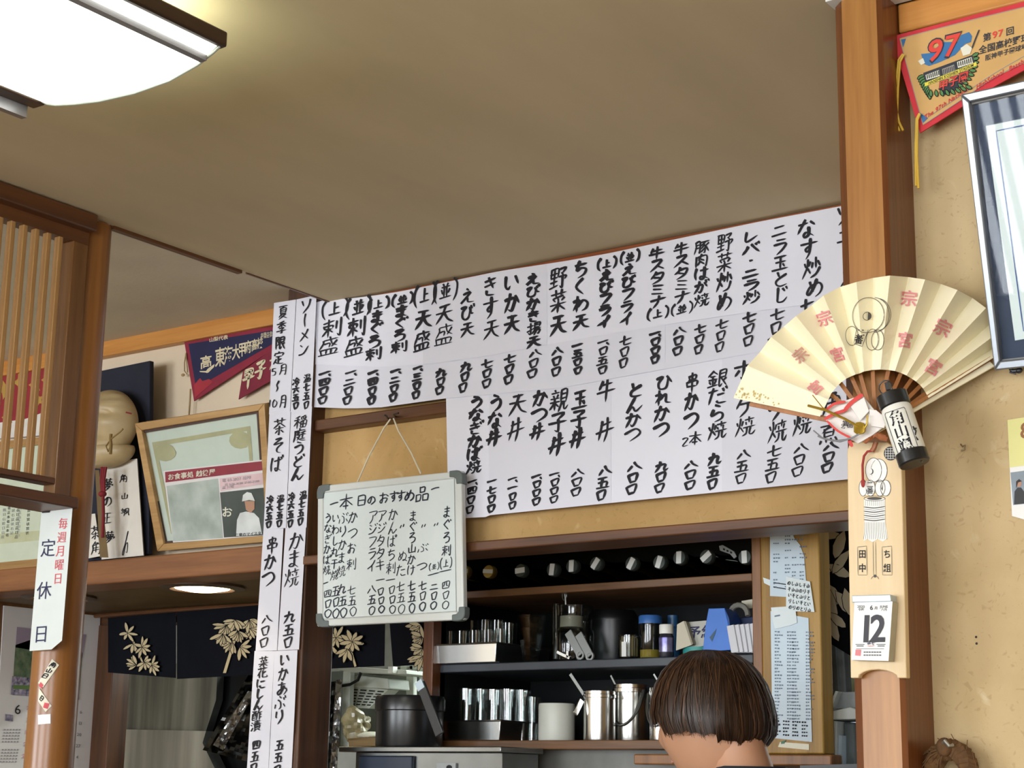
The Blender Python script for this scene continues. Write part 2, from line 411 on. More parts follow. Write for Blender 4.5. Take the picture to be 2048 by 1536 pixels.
def bcol(mb, text, P, x0, y0, x1, y1, sx=38, w=5, m=None, ux=(1, -.22), taper=True, sy=None, jit=.025):
    """a vertical column of brush characters; ㊤ and ㊥ stand for the bracketed grades"""
    m = m or INK; n = len(text); sp = math.hypot(x1-x0, y1-y0)/max(n-1, 1)
    if sy is None: sy = min(sp*1.06, sx*1.3) if n > 1 else sx
    k = w*RNG.uniform(.85, 1.2)
    for i, ch in enumerate(text):
        t = i/max(n-1, 1); cx, cy = x0+(x1-x0)*t, y0+(y1-y0)*t
        if ch == ' ': continue
        if ch in '㊤㊥':
            bchar(mb, '(', P, cx-sx*.5*ux[0], cy-sx*.5*ux[1], sx*.6, sy*1.05, k*.85, m, ux, jit=jit, taper=taper)
            bchar(mb, '上' if ch == '㊤' else '並', P, cx, cy, sx*.62, sy*.72, k*.75, m, ux, jit=jit, taper=taper)
            bchar(mb, ')', P, cx+sx*.5*ux[0], cy+sx*.5*ux[1], sx*.6, sy*1.05, k*.85, m, ux, jit=jit, taper=taper)
            continue
        d = len(BR[ch]); f = 1 if d < 6 else (.8 if d < 10 else .66)
        e = .8 if ch in '〇' else 1
        bchar(mb, ch, P, cx, cy, sx*e, sy, k*f, m, ux, jit=jit, taper=taper)
GLY = {}
def split_tris(vs, fs, lim):
    vs = list(vs); out = []; mid = {}
    todo = [(f[0], f[i], f[i+1]) for f in fs for i in range(1, len(f)-1)]
    while todo:
        t = todo.pop(); e = max(((math.dist(vs[t[i]], vs[t[(i+1) % 3]]), i) for i in range(3)))
        if e[0] < lim: out.append(t); continue
        a, b, c = t[e[1]], t[(e[1]+1) % 3], t[(e[1]+2) % 3]; k = (min(a, b), max(a, b))
        if k not in mid: mid[k] = len(vs); vs.append(((vs[a][0]+vs[b][0])/2, (vs[a][1]+vs[b][1])/2))
        todo += [(a, mid[k], c), (mid[k], b, c)]
    return vs, out
def load_glyphs(chars):
    tmp = []
    for ch in chars:
        for bold in (0, 1):
            c = bpy.data.curves.new('t', 'FONT'); c.body = ch; c.offset = .018*bold; c.resolution_u = 3
            o = bpy.data.objects.new('t', c); COL.objects.link(o); tmp.append((ch, bold, o, c))
    dg = bpy.context.evaluated_depsgraph_get(); dg.update()
    for ch, bold, o, c in tmp:
        e = o.evaluated_get(dg); me = e.to_mesh()
        GLY[ch, bold] = ([(v.co.x, v.co.y) for v in me.vertices], [tuple(p.vertices) for p in me.polygons])
        e.to_mesh_clear()
    for ch, bold, o, c in tmp:
        bpy.data.objects.remove(o); bpy.data.curves.remove(c)
def ptext(mb, text, P, x, y, size, m, ux=(1, 0), uy=(0, 1), bold=1, sx=1, vertical=0, align='c', kern=1.0, fine=0):
    """printed text: (x, y) pixel centre of the line (or of its first character when vertical)"""
    ws = []
    miss = [c for c in set(text) if (c, bold) not in GLY]
    if miss: load_glyphs(miss)
    for ch in text:
        vs, fs = GLY[ch, bold]
        ws.append((max((v[0] for v in vs), default=.3)+.06) if ord(ch) < 256 and vs else (.35 if ch == ' ' else 1))
    tot = sum(ws)*kern; off = -tot/2 if align == 'c' else 0
    if vertical: off = 0
    for i, ch in enumerate(text):
        vs, fs = GLY[ch, bold]
        if fine: vs, fs = split_tris(vs, fs, fine)
        if vertical: gx, gy = -.5, i*vertical
        else: gx, gy = off, 0; off += ws[i]*kern
        out = []
        for (a, b) in vs:
            A = (gx+a)*size*sx; B = (gy+.37-b)*size if not vertical else gy + (.37-b)*size
            out.append(P(x + A*ux[0] + B*uy[0], y + A*ux[1] + B*uy[1]))
        if fs: mb.mesh(out, fs, m)
load_glyphs(sorted(set('毎週月曜日定休第回全国高校野球選手権大会阪神甲子園場東海府山梨代表お食事処越後屋仁竜のマイスター電営川番宗宮ち組田中予約金曜角颯六年令和'
    '0123456789:-~（）()・&ABCDEFGHIJKLMNOPQRSTUVWXYZabcdefghijklmnopqrstuvwxyz賞状証殿右者当日品ビ酒正夢')))
# ================================================================ THE ROOM
YB, YF, YL, YR, CZ = 2.955, 2.92, 3.045, 2.2, 2.5
XL = -2.62                                   # plane of the lattice screen
M_CEIL = mat('ceiling_paper', '#c8b795', .9, var=.03, vs=6, bump=.25, bs=90, stretch=(1, .25, 1))
M_CEIL2 = mat('ceiling_paper_pale', '#cfc5ae', .9, var=.03, vs=6, bump=.2, bs=90)
M_WALL = sandwall('sand_wall', '#bd9a66', '#a98650', '#8a6a3c', '#cdb283')
M_WALLP = mat('cream_wall', '#dccab0', .9, var=.03, vs=5, bump=.15, bs=160)
M_DARKW = wood('dark_brown_wood_x', '#6d4526', '#4a2c17', 'x', .45)
M_DARKZ = wood('dark_brown_wood_z', '#5e3a20', '#3a2212', 'z', .5)
M_DARKY = wood('dark_brown_wood_y', '#6b4122', '#4a2a15', 'y', .4)
M_ORANGE = wood('orange_wood_x', '#c98d48', '#b0722f', 'x', .4)
M_COLZ = wood('column_wood', '#ad7a40', '#8a5a28', 'z', .35, scale=7)
M_COLS = wood('column_wood_shaded', '#774524', '#5c3216', 'z', .25, scale=6)  # same column wood, with the shade of its side faces put into the colour
M_POST = wood('round_post_wood', '#956334', '#764a20', 'z', .28, scale=6)
M_SLAT = wood('slat_wood', '#b58c58', '#8f6436', 'z', .45)
M_LEDGE = wood('ledge_wood', '#8a5a34', '#6d4325', 'x', .45)
M_SOFF = mat('soffit_board', '#6a5228', .55, var=.08, vs=10, stretch=(8, .6, 1))
M_BLACK = mat('black_board', '#0c0d0f', .6, var=.1, spec=.25)
M_WHITE = mat('white_paint', '#d8d8d2', .6, var=.03)
M_TILE = mat('kitchen_wall', '#8b8f88', .5, var=.06)

m = MB(); m.box(-7, 3.2, -3.6, 6, -.1, 0, mat('floor_vinyl', '#8a7a62', .5, var=.08)); struct(m, 'floor')
m = MB(); m.box(XL-.008, 3.2, -3.6, YB+.06, CZ, CZ+.03, M_CEIL); struct(m, 'ceiling')
m = MB(); m.box(-7, XL-.01, -3.6, YL+.06, CZ+.05, CZ+.08, M_CEIL2); struct(m, 'ceiling')
m = MB(); m.beam((XL-.012, 2.25, CZ-.001), (XL-.012, 2.62, CZ-.001), .014, .012, M_DARKY)
m.beam((XL-.011, 2.64, CZ+.001), (XL-.011, YB-.03, CZ+.001), .006, .006, M_DARKY); struct(m, 'trim_1')
# back wall over the serving hatch, with top trim, rail and lintel
lt, lb = W(1300, 1053, 2.9).z, W(1300, 1074, 2.9).z
px1 = W(622, 900, 2.912).x; px0 = px1-.095
XCOL = W(1708, 1400, 2.107).x               # left edge of the front column
m = MB(); m.box(px1-.05, XCOL+.14, YB, YB+.06, lt-.01, CZ, M_WALL); struct(m, 'wall_back')
m = MB(); m.box(px1, XCOL+.1, YF, YB, CZ-.03, CZ-.002, wood('trim_redwood', '#9a5a36', '#7c4022', 'x')); struct(m, 'trim_2', bevel=.002)
rt, rb = W(720, 827, YF).z, W(720, 850, YF).z
m = MB(); m.box(px1, XCOL+.1, YF, YB, rb, rt, M_DARKW); struct(m, 'trim_3', bevel=.003)
m = MB(); m.box(px1, XCOL+.1, 2.9, YB+.06, lb, lt, M_DARKW); struct(m, 'trim_4', bevel=.003)
# dark post between the flag wall and the menu wall
m = MB(); m.box(px0, px1, 2.912, YB+.06, 0, CZ+.05, M_DARKZ); struct(m, 'trim_5', bevel=.004)
# flag wall with orange crown beam and deep ledge
bt, bb = W(350, 1107, 2.925).z, W(350, 1156, 2.925).z
m = MB(); m.box(-5, px0+.02, YL, YL+.05, bt-.02, CZ+.06, M_WALLP); struct(m, 'wall_left')
c0, c1 = W(380, 654, 3.03).z, W(380, 683, 3.03).z
m = MB(); m.box(-5, px0, 3.02, YL, c1, c0+.03, M_ORANGE); struct(m, 'trim_6', bevel=.003)
m = MB(); m.box(-5, px0-.001, 2.925, YL, bb, bt, M_LEDGE); struct(m, 'trim_7', bevel=.004)
XS = W(866, 1300, 3.2).x
m = MB(); m.box(-4.05, XS, YL, 3.56, bb+.005, bb+.03, M_SOFF); struct(m, 'ceiling')
m = MB(); m.box(-4.05, XS, 3.5, 3.56, bb-.035, bb+.004, M_DARKW)
struct(m, 'trim_8', bevel=.002)
# partition on which the wall calendar hangs and the doorway post beside it
m = MB(); m.box(-4.06, -4.02, 2.93, 3.5, 0, bb+.005, wood('partition_wood', '#7a5430', '#5c3c20', 'z')); struct(m, 'wall_partition')
a, b = W(192, 1400, 3.5), W(226, 1400, 3.5)
m = MB(); m.box(a.x, b.x, 3.49, 3.56, 0, bb-.03, M_DARKZ); struct(m, 'trim_9', bevel=.003)
# right wall, its crown beam and the chamfered column
xc = [W(1709, 1400, 2.12).x, W(1724, 1400, 2.107).x, W(1805, 1536, 2.107).x]
x0, x1, x2 = xc; x3 = x2+.006
m = MB(); m.box(x3-.02, 3.2, YR, YR+.1, 0, CZ, sandwall('stained_sand_wall', '#c4ac83', '#b39b70', '#8d7048', '#d8c8a6')); struct(m, 'wall_right')
m = MB(); m.box(x3-.03, x3+.05, YR+.1, YB, 0, CZ, M_WALL); struct(m, 'wall_side')
crb = W(1900, 40, 2.165).z
m = MB(); m.box(x3+.001, 3.2, 2.165, YR, crb, CZ-.004, M_ORANGE); struct(m, 'trim_10', bevel=.003)
m = MB(); m.box(x0-.004, 3.2, 2.098, 2.16, CZ-.006, CZ, M_WHITE); struct(m, 'trim_11')
m = MB(); pl = [(x0, 2.122), (x1, 2.107), (x2, 2.107), (x3, 2.113), (x3, 2.3), (x0, 2.3)]
for z0, z1 in ((0, CZ-.006),):
    vs = [(p[0], p[1], z) for z in (z0, z1) for p in pl]; n = len(pl)
    for i in range(n):
        j = (i+1) % n
        m.mesh([vs[i], vs[j], vs[n+j], vs[n+i]], [(0, 1, 2, 3)], M_COLZ if i == 1 else M_COLS)
    m.mesh(vs, [tuple(range(n-1, -1, -1)), tuple(range(n, 2*n))], M_COLS)
struct(m, 'column_right')
# round post at the end of the lattice screen
PC, PR = Vector((-2.668, 2.222, 0)), .0465
m = MB(); m.lathe([(PR*1.02, 0), (PR, 1.2), (PR*.98, CZ-.002)], PC, (0, 0, 1), M_POST, 40); struct(m, 'post_round')
# far ends of the room (behind the photographer) with two windows and a third added for reflections
m = MB()
for a, b in ((-7, -6.1), (-3.9, -3.1), (-.7, .1), (2.5, 3.2)): m.box(a, b, -3.6, -3.5, 0, CZ+.06, M_WALLP)
for a, b in ((-6.1, -3.9), (-3.1, -.7), (.1, 2.5)):
    m.box(a, b, -3.6, -3.5, 0, .75, M_WALLP); m.box(a, b, -3.6, -3.5, 2.35, CZ+.06, M_WALLP)
struct(m, 'wall_rear')
m = MB(); m.box(-7.05, -7, -3.6, 6, 0, CZ+.06, M_WALLP); struct(m, 'wall_far_left')
m = MB(); m.box(3.15, 3.2, -3.6, 2.2, 0, CZ, M_WALLP); struct(m, 'wall_far_right')
for k, (a, b) in enumerate(((-3.1, -.7), (.1, 2.5), (-6.1, -3.9))):
    m = MB()
    for x in (a, (a+b)/2-.025, b-.05): m.box(x, x+.05, -3.56, -3.5, .75, 2.35, M_DARKZ)
    for z in (.75, 2.3): m.box(a+.05, b-.05, -3.56, -3.5, z, z+.05, M_DARKW)
    struct(m, 'window_%d' % (k+1))
    if k == 2: continue
    m = MB()
    for q in range(27): m.box(a+.06+q*.085, a+.06+q*.085+.034, -3.405, -3.395, .8, 2.33, M_WHITE)
    m.box(a+.04, b-.04, -3.42, -3.38, 2.33, 2.37, M_WHITE); o = struct(m, 'window_blind_%d' % (k+1))
# kitchen beyond the hatch
m = MB(); m.box(-7, 3.2, YL+.06, 6, 2.35, 2.4, M_WHITE); struct(m, 'ceiling')
m = MB()
m.box(-7, -2.9, 5.5, 5.6, 0, 2.35, M_TILE); m.box(-1.5, 3.2, 5.5, 5.6, 0, 2.35, M_TILE)
m.box(-2.9, -1.5, 5.5, 5.6, 0, 1.5, M_TILE); m.box(-2.9, -1.5, 5.5, 5.6, 2.25, 2.35, M_TILE); struct(m, 'wall_kitchen')
m = MB(); m.box(-2.9, -2.85, 5.5, 5.55, 1.5, 2.25, M_WHITE); m.box(-1.55, -1.5, 5.5, 5.55, 1.5, 2.25, M_WHITE)
m.box(-2.22, -2.18, 5.5, 5.55, 1.5, 2.25, M_WHITE); struct(m, 'window_4')

# ================================================================ LEFT: lamp, lattice screen, post signs
# ceiling lamp: an acrylic tray sagging between two wooden bars that run into the room
zb = 2.43; e = Wz(447, 86, zb); yl = e.y; xr = e.x
prof = [(440, 92), (428, 104), (395, 130), (340, 161), (270, 186), (200, 202), (150, 208), (112, 210), (95, 208), (85, 203)]
P2 = [W(a, b, yl) for a, b in prof]; xl = P2[-1].x-.02; y0 = yl-.72
t = thing('ceiling_lamp', 'lit ceiling lamp with sagging white acrylic shade between dark wooden bars', 'lamp', ((xl+xr)/2, (yl+y0)/2, CZ))
M_LAMP = emit('lamp_acrylic', '#fbfff2', 5.0)
m = MB(); n = len(P2); vs = [(p.x, y, p.z) for y in (yl-.004, y0) for p in P2]
m.mesh(vs, [(i, i+1, n+i+1, n+i) for i in range(n-1)], M_LAMP)
m.mesh([(p.x, yl-.004, p.z) for p in P2], [tuple(range(n))], M_LAMP); m.mesh([(p.x, y0, p.z) for p in P2], [tuple(range(n-1, -1, -1))], M_LAMP)
m.build('lamp_shade', t, smooth=60)
m = MB(); M_RIM = mat('acrylic_rim', '#9aa095', .4)
m.tube([(p.x, yl, p.z) for p in P2], .0022, M_RIM); m.build('shade_rim', t); m = MB(); m.tube([(p.x, y0, p.z) for p in P2], .0022, M_RIM); m.build('shade_rim', t)
for x in (xr-.028, xl-.01):
    m = MB(); m.box(x, x+.028, y0-.01, yl+.008, zb-.004, zb+.02, wood('lamp_bar', '#4a3526', '#33231a', 'y')); m.build('wooden_bar', t, bevel=.003)
    m = MB(); m.box(x-.012, x, y0, yl-.004, zb-.022, zb+.004, mat('lamp_metal', '#8f8d92', .35, .6)); m.build('side_strip', t)
m = MB(); m.box(xl+.09, xr-.07, y0+.06, yl-.07, CZ-.03, CZ-.001, M_WHITE); m.build('base_plate', t, bevel=.003)
m = MB(); m.box(xl+.07, xr-.085, y0+.1, yl-.12, zb-.01, CZ-.03, emit('tube_glow', '#f6ffe8', 3)); m.build('light_tube', t)

# lattice screen in the plane x = XL
zt0, zt1 = Wx(100, 425, XL+.02).z, Wx(100, 500-37, XL).z
zs = Wx(60, 453, XL).z; zr0, zr1 = Wx(60, 947, XL).z, None
yE = Wx(160, 700, XL).y
t = thing('lattice_screen', 'brown wooden lattice screen of upright slats beside the round post', 'screen', (XL-.02, 1.6, Wx(60, 1000, XL).z))
z9 = Wx(80, 424, XL+.025).z
m = MB(); m.box(XL-.045, XL+.025, .5, yE, z9, CZ-.002, M_DARKY); m.build('top_beam', t, bevel=.003)
m = MB(); m.box(XL-.03, XL+.002, .5, yE, zs, z9, M_DARKY); m.build('upper_board', t)
pz = Wx(80, 963, XL+.004).z
m = MB(); m.box(XL-.03, XL+.004, .5, Wx(128, 700, XL).y-.0005, pz, zr0, M_DARKY); m.build('bottom_rail', t, bevel=.002)
e = Wx(158, 1007, XL+.04); q0 = Wx(158, 995, XL+.04).z; q1 = Wx(158, 1018, XL+.04).z
m = MB(); m.box(XL-.06, XL+.04, .5, e.y, q1, q0, M_DARKY); m.build('ledge_board', t, bevel=.003)
ya, yb = Wx(128, 700, XL).y, Wx(159, 700, XL).y
m = MB(); m.box(XL-.03, XL+.004, ya, yb, q1+.002, zs, wood('stile_wood', '#7d5731', '#5f3d20', 'z')); m.build('stile', t, bevel=.002)
p0, p1 = Wx(25, 560, XL).y, Wx(50, 560, XL).y; pt = p1-p0; y = Wx(17, 560, XL).y-.004
k = y+4*pt
while k > .6:
    m = MB(); m.box(XL-.015, XL, k, k+pt*.36, zr0-.002, zs+.002, M_SLAT); m.build('slat', t, bevel=.0015); k -= pt

# closing-day notice hanging from the end of the ledge board
S_W = mat('notice_paper', '#cad0ce', .6, var=.01); RED = mat('ink_red', '#c8505a', .7, var=0); NAVY = mat('ink_navy', '#23254a', .7, var=0)
YSG = 2.164; P = PY(YSG)
m = MB(); m.flat([(83, 1022), (145, 1016), (124, 1281), (103, 1299), (59, 1302)], P, S_W); P = PY(YSG-.001)
for i, ch in enumerate('毎週月曜日'): ptext(m, ch, P, 126-i*2.6, 1047+i*27.5, 24, RED, ux=(1, -.07), uy=(-.08, 1), bold=0, sx=.8)
for ch, x, y in (('定', 96, 1096), ('休', 88, 1181), ('日', 82, 1268)): ptext(m, ch, P, x, y, 38, NAVY, ux=(1, -.07), uy=(-.08, 1), bold=0, sx=.8)
m.flat([(83, 1022), (100, 1021), (99, 1025), (84, 1026)], PY(YSG-.0012), INK)
solo(m, 'closing_day_notice', 'long white paper notice in red and navy characters hanging on round post', 'notice', smooth=0)
# two small talisman labels and a white sticker on the post
def PCY(px, py): return Wc(px, py, PC, Vector((0, 0, 1)), PR*1.03)
def PCZ(px, py): return Wc(px, py, PC, Vector((0, 0, 1)), PR*1.045)
LBL = mat('label_cream', '#ddd8c4', .6, var=.03)
for k, (q, lab) in enumerate(((((104, 1318), (118, 1330), (86, 1375), (76, 1366)), 'cream paper label with black characters stuck aslant high on round post'),
                              (((78, 1376), (103, 1412), (91, 1424), (76, 1402)), 'cream paper label with red seal stuck on post above white sticker'))):
    m = MB(); m.sheet(q, PCY, LBL, 4, 8)
    if k == 0:
        for i, (x, y) in enumerate(((106, 1330), (98, 1341), (90, 1352))): bchar(m, '角山日'[i], PCZ, x, y, 13, 12, 2.6, INK, (1, .3), (-.6, .8))
        m.sheet(((81, 1364), (87, 1370), (83, 1377), (77, 1371)), PCZ, RED, 2, 2)
    else:
        bchar(m, '日', PCZ, 83, 1397, 9, 12, 2.4, INK, (.6, .8), (-.5, .8))
        m.sheet(((89, 1405), (99, 1407), (95, 1418), (86, 1415)), PCZ, RED, 2, 2)
    solo(m, 'talisman_label', lab, 'label', 'talisman labels on the round post')
m = MB(); m.sheet(((76, 1430), (101, 1428), (101, 1447), (76, 1449)), PCY, mat('white_sticker', '#e8ecee', .5, var=0), 6, 2)
solo(m, 'sticker', 'small blank white sticker on round post below the talisman labels', 'sticker')

# ---- wall calendar on the partition
XC = -4.015; P = lambda a, b: Wx(a, b, XC); Q = lambda a, b: Wx(a, b, XC+.002)
t = thing('wall_calendar', 'large wall calendar open at June with a garden picture behind round post', 'calendar', Wx(100, 1560, XC))
m = MB(); m.prism([P(8, 1211), P(201, 1232), P(178, 1600), P(-14, 1600)], (-.004, 0, 0), mat('calendar_paper', '#d6d2d2', .7, var=.01)); m.build('sheet', t)
m = MB(); gr = mat('picture_green', '#35573a', .6, c2='#7f8b6f', vs=40); sky = mat('picture_sky', '#9d8fa2', .6, var=.03)
fl = mat('picture_flowers', '#28304e', .6, c2='#b7a9be', vs=90); hs = mat('picture_house', '#4c2026', .6)
m.flat([(34, 1254), (172, 1269), (165, 1316), (31, 1295)], Q, sky)
m.flat([(31, 1290), (60, 1280), (100, 1300), (165, 1305), (158, 1398), (25, 1390), (28, 1330)], Q, gr)
m.flat([(25, 1352), (160, 1366), (158, 1400), (22, 1389)], lambda a, b: Wx(a, b, XC+.003), fl)
m.flat([(27, 1370), (120, 1372), (120, 1380), (26, 1378)], lambda a, b: Wx(a, b, XC+.004), mat('picture_lawn', '#5d7a3c', .6))
m.flat([(64, 1300), (84, 1300), (82, 1336), (66, 1336)], lambda a, b: Wx(a, b, XC+.004), hs)
m.flat([(66, 1336), (80, 1337), (78, 1370), (62, 1368)], lambda a, b: Wx(a, b, XC+.004), mat('picture_wall', '#cfc8c8', .6))
m.build('picture', t, smooth=0)
m = MB(); GREY = mat('ink_grey', '#8d8a90', .7, var=0); PINK = mat('ink_pink', '#c98a90', .7, var=0)
ptext(m, '6', Q, 36, 1418, 27, INK, ux=(1, .1), uy=(-.06, 1), bold=0)
for i, s in enumerate(('31', '7', '14', '21', '28')): ptext(m, s, Q, 58-i*1.8, 1416+i*24, 11, PINK, ux=(1, .1), uy=(-.06, 1))
for i, s in enumerate(('6', '13', '20', '27', '4')): ptext(m, s, Q, 162-i*1.8, 1424+i*22.5, 9, GREY, ux=(1, .1), uy=(-.06, 1))
for r in range(5):
    for c in range(2): ptext(m, str(1+r*7+c), Q, 64+14*(c+1)-r*1.8, 1420+r*24, 9, GREY, ux=(1, .1), uy=(-.06, 1))
for b in (0, 1):
    for r in range(5):
        for c in range(6): m.flat([(8+c*6-b*4-r, 1458+b*40+r*6), (11+c*6-b*4-r, 1458+b*40+r*6), (11+c*6-b*4-r, 1461+b*40+r*6), (8+c*6-b*4-r, 1461+b*40+r*6)], Q, GREY)
m.flat([(11, 1428), (26, 1430), (26, 1443), (10, 1441)], Q, fl)
m.build('date_print', t, smooth=0)

# ---- on the ledge and flag wall
def frame_px(m, o, i, P, ext, w):
    for a in range(4):
        b = (a+1) % 4; m.prism([P(*o[a]), P(*o[b]), P(*i[b]), P(*i[a])], ext, w)
# framed certificate, left
M_FRM = wood('frame_wood', '#b08a58', '#8f6a3c', 'x', .4); CERT = mat('certificate_paper', '#d8d6c4', .6, var=.02); CERT2 = mat('certificate_edge', '#c0b58e', .7, c2='#d2ccb2', vs=14)
P = PY(3.0); o = [(-90, 893), (196, 862), (196, 1121), (-95, 1149)]; i = [(-78, 908), (184, 876), (184, 1107), (-83, 1133)]
t = thing('framed_certificate', 'framed certificate in pale wood standing on the ledge behind lattice screen', 'frame', W(60, 1128, 3.0))
m = MB(); frame_px(m, o, i, P, (0, .02, 0), M_FRM); m.build('frame', t)
m = MB(); P = PY(3.01); m.flat(i, P, CERT); m.flat([(-80, 1075), (184, 1052), (184, 1070), (-80, 1096)], PY(3.0095), CERT2)
for c, (x, ch) in enumerate(((58, '状賞'), (40, '山正'), (36, '品日'), (27, '証状右'), (18, '者正本'), (9, '殿日山'))):
    for r in range(7): ptext(m, ch[r % len(ch)], PY(3.009), x-r*.6, 1012+r*9+(c % 3)*4, 7, GREY if c % 2 else INK, ux=(1, -.1), bold=0)
m.build('certificate', t, smooth=0)
m = MB(); m.flat(i, PY(3.004), glass('frame_glass', gloss=.03)); m.build('pane', t, smooth=0)
# red and gold banner behind the slats
m = MB(); P = PY(3.03); R1 = mat('banner_red', '#8f1f28', .7); G1 = mat('banner_gold', '#b08a3e', .6); W1 = mat('banner_white', '#d9d4cc', .7)
m.prism([P(-30, 733), P(98, 716), P(94, 870), P(-34, 880)], (0, .004, 0), R1)
P = PY(3.029)
for x, y, s in ((10, 780, 14), (42, 765, 16), (70, 770, 13), (92, 760, 10), (15, 835, 12), (78, 800, 9)):
    m.flat([(x+s*math.cos(a)*(1 if k % 2 else .5), y+s*1.5*math.sin(a)*(1 if k % 2 else .5)) for k, a in enumerate([q*math.pi/5 for q in range(10)])], P, G1)
m.flat([(-34, 850), (50, 838), (94, 822), (94, 870), (-34, 880)], P, W1)
solo(m, 'banner', 'red banner with gold shapes on the wall behind the lattice slats', 'banner', smooth=0)
# navy pennant and its cord
NV = mat('pennant_navy', '#1d1f47', .8); RB = mat('pennant_maroon', '#8a2238', .8); RB2 = mat('pennant_red', '#a02c38', .8); CREAM = mat('pennant_cream', '#dccfae', .8)
t = thing('pennant', 'navy triangular school pennant with maroon border and cream characters', 'pennant', W(390, 800, 3.03))
P = PY(3.03); m = MB()
m.prism([P(368, 680), P(604, 644), P(604, 661), P(388, 802)], (0, .003, 0), RB)
m.flat([(377, 688), (602, 651), (602, 655), (392, 776)], PY(3.0294), NV)
m.flat([(388, 770), (400, 756), (405, 762), (418, 758), (426, 764), (390, 796)], PY(3.0291), RB2)
m.build('cloth', t, smooth=0)
m = MB(); P = PY(3.0286); ux = (1, -.19)
ptext(m, '山梨代表', P, 437, 677, 9.5, CREAM, ux=(1, -.17))
s = 26
for ch, x, y, h in zip('東海大甲府高校', (440, 457, 472, 484, 496, 509, 520), (714, 709, 704, 699, 694, 690, 686), (40, 35, 32, 30, 27, 25, 23)):
    ptext(m, ch, P, x, y, h, CREAM, ux=(1, -.22), sx=.52)
ptext(m, '高', P, 412, 724, 27, CREAM, ux=(1, -.2), sx=.9)
m.flat([(399, 742), (412, 742), (416, 737), (429, 728), (428, 734), (417, 745), (414, 746), (411, 745), (400, 744)], P, CREAM)
ptext(m, '全国大会', P, 533, 667, 6, CREAM, ux=(1, -.2)); ptext(m, '野球選手', P, 533, 673, 6, CREAM, ux=(1, -.2))
m.build('lettering', t, smooth=0)
m = MB(); P = PY(3.027); CRD = mat('cord_tan', '#a58c62', .8)
m.tube([P(372, 706), P(369, 725), P(369, 742), P(374, 748)], .0016, CRD); m.build('cord', t); m = MB(); m.tube([P(372, 706), P(374, 730), P(375, 745)], .0016, CRD); m.build('cord', t); m = MB()
m.tube([P(381, 778), P(380, 800), P(378, 830)], .0022, CRD); m.ell(P(366, 750), (.006, .004, .004), CRD, 10, 6); m.build('cord', t)
t = thing('pennant', 'small maroon pennant with cream brush characters below navy pennant', 'pennant', W(480, 798, 3.025))
m = MB(); P = PY(3.025); m.prism([P(486, 742), P(570, 680), P(570, 750), P(539, 763), P(477, 798.6)], (0, .003, 0), mat('pennant_wine', '#7f2236', .8)); m.build('cloth', t, smooth=0)
m = MB(); P = PY(3.0235); bchar(m, '干', P, 497, 757, 25, 44, 6, CREAM, (1, -.3), (-.12, 1)); bchar(m, '日', P, 498, 746, 24, 18, 5, CREAM, (1, -.3), (-.12, 1)); bchar(m, '子', P, 521, 739, 24, 42, 6, CREAM, (1, -.35), (-.1, 1))
bchar(m, '本', P, 550, 724, 24, 40, 5, CREAM, (1, -.35)); m.build('lettering', t, smooth=0)
# navy board with the old-man mask
m = MB(); P = PY(2.978); NB = mat('navy_cloth_board', '#191d2e', .85, bump=.2)
m.prism([P(150, 752), P(300, 721), P(297, 1108), P(150, 1126)], (0, .014, 0), NB); solo(m, 'display_board', 'dark navy cloth display board leaning on wall behind old-man mask', 'board', bevel=.002)
mc = W(203, 852, 2.925)
t = thing('noh_mask', 'cream carved old-man mask with separate tied jaw hanging on navy board', 'mask', W(203, 935, 2.96))
SKN = mat('mask_cream', '#c3ae85', .45, c2='#a08a60', vs=9)
def mk(d):
    x, y, z = d; k = 1
    if y < 0:
        g = math.exp
        y -= .35*g(-((x/.16)**2 + ((z+.02)/.3)**2)) + .16*g(-(((abs(x)-.5)/.22)**2 + ((z+.05)/.2)**2)) + .12*g(-(((z-.45)/.12)**2 + (x/.7)**2))
        y += .2*g(-(((abs(x)-.42)/.2)**2 + ((z-.22)/.09)**2)) + .12*g(-((x/.5)**2 + ((z+.55)/.1)**2))
        y -= .05*math.sin(z*26)*g(-((abs(x)-.55)/.25)**2)*(z > .3)
    else: y *= .35
    return Vector((x*(1-.12*max(0, z)), y, z))
m = MB(); hw = (W(263, 840, 2.925)-mc).x; hh = (W(203, 784, 2.925)-mc).z
m.ell(mc+Vector((0, .02, .005)), (hw*1.02, .06, hh*1.02), SKN, 48, 40, mk); m.build('face', t, smooth=80)
m = MB(); jc = W(205, 905, 2.925); m.ell(jc+Vector((0, .02, 0)), (hw*.88, .05, hh*.42), SKN, 32, 20, lambda d: Vector((d.x*(1 if d.z > 0 else 1), (d.y-.15*math.exp(-(d.x/.4)**2)) if d.y < 0 else d.y*.3, min(d.z, .35)))); m.build('jaw', t, smooth=80)
m = MB(); HP = mat('hemp', '#8d7342', .9); P = PY(2.868)
m.tube([P(222, 868), P(221, 878), P(222, 890), P(221, 908)], .004, HP); m.tube([P(222, 878), P(212, 892), P(216, 903), P(223, 888)], .002, HP); m.tube([P(222, 878), P(240, 864), P(246, 858)], .002, HP); m.build('jaw_tie', t)
m = MB(); RD = mat('cord_red', '#7d1a24', .8); P = PY(2.905)
for dx in (0, 4, 8): m.tube([P(204+dx, 934), P(202+dx*.8, 960), P(204+dx*.6, 985)], .0035, RD)
m.tube([P(206, 985), P(207, 1030), P(205, 1075)], .004, RD); m.ell(P(205, 988), (.012, .01, .008), RD, 12, 8); m.build('red_cord', t)
m = MB(); P = PY(2.915); m.sheet(((190, 940), (198, 940), (217, 1115), (200, 1115)), P, mat('strap_brown', '#6f5a38', .8), 2, 6); m.build('strap', t)
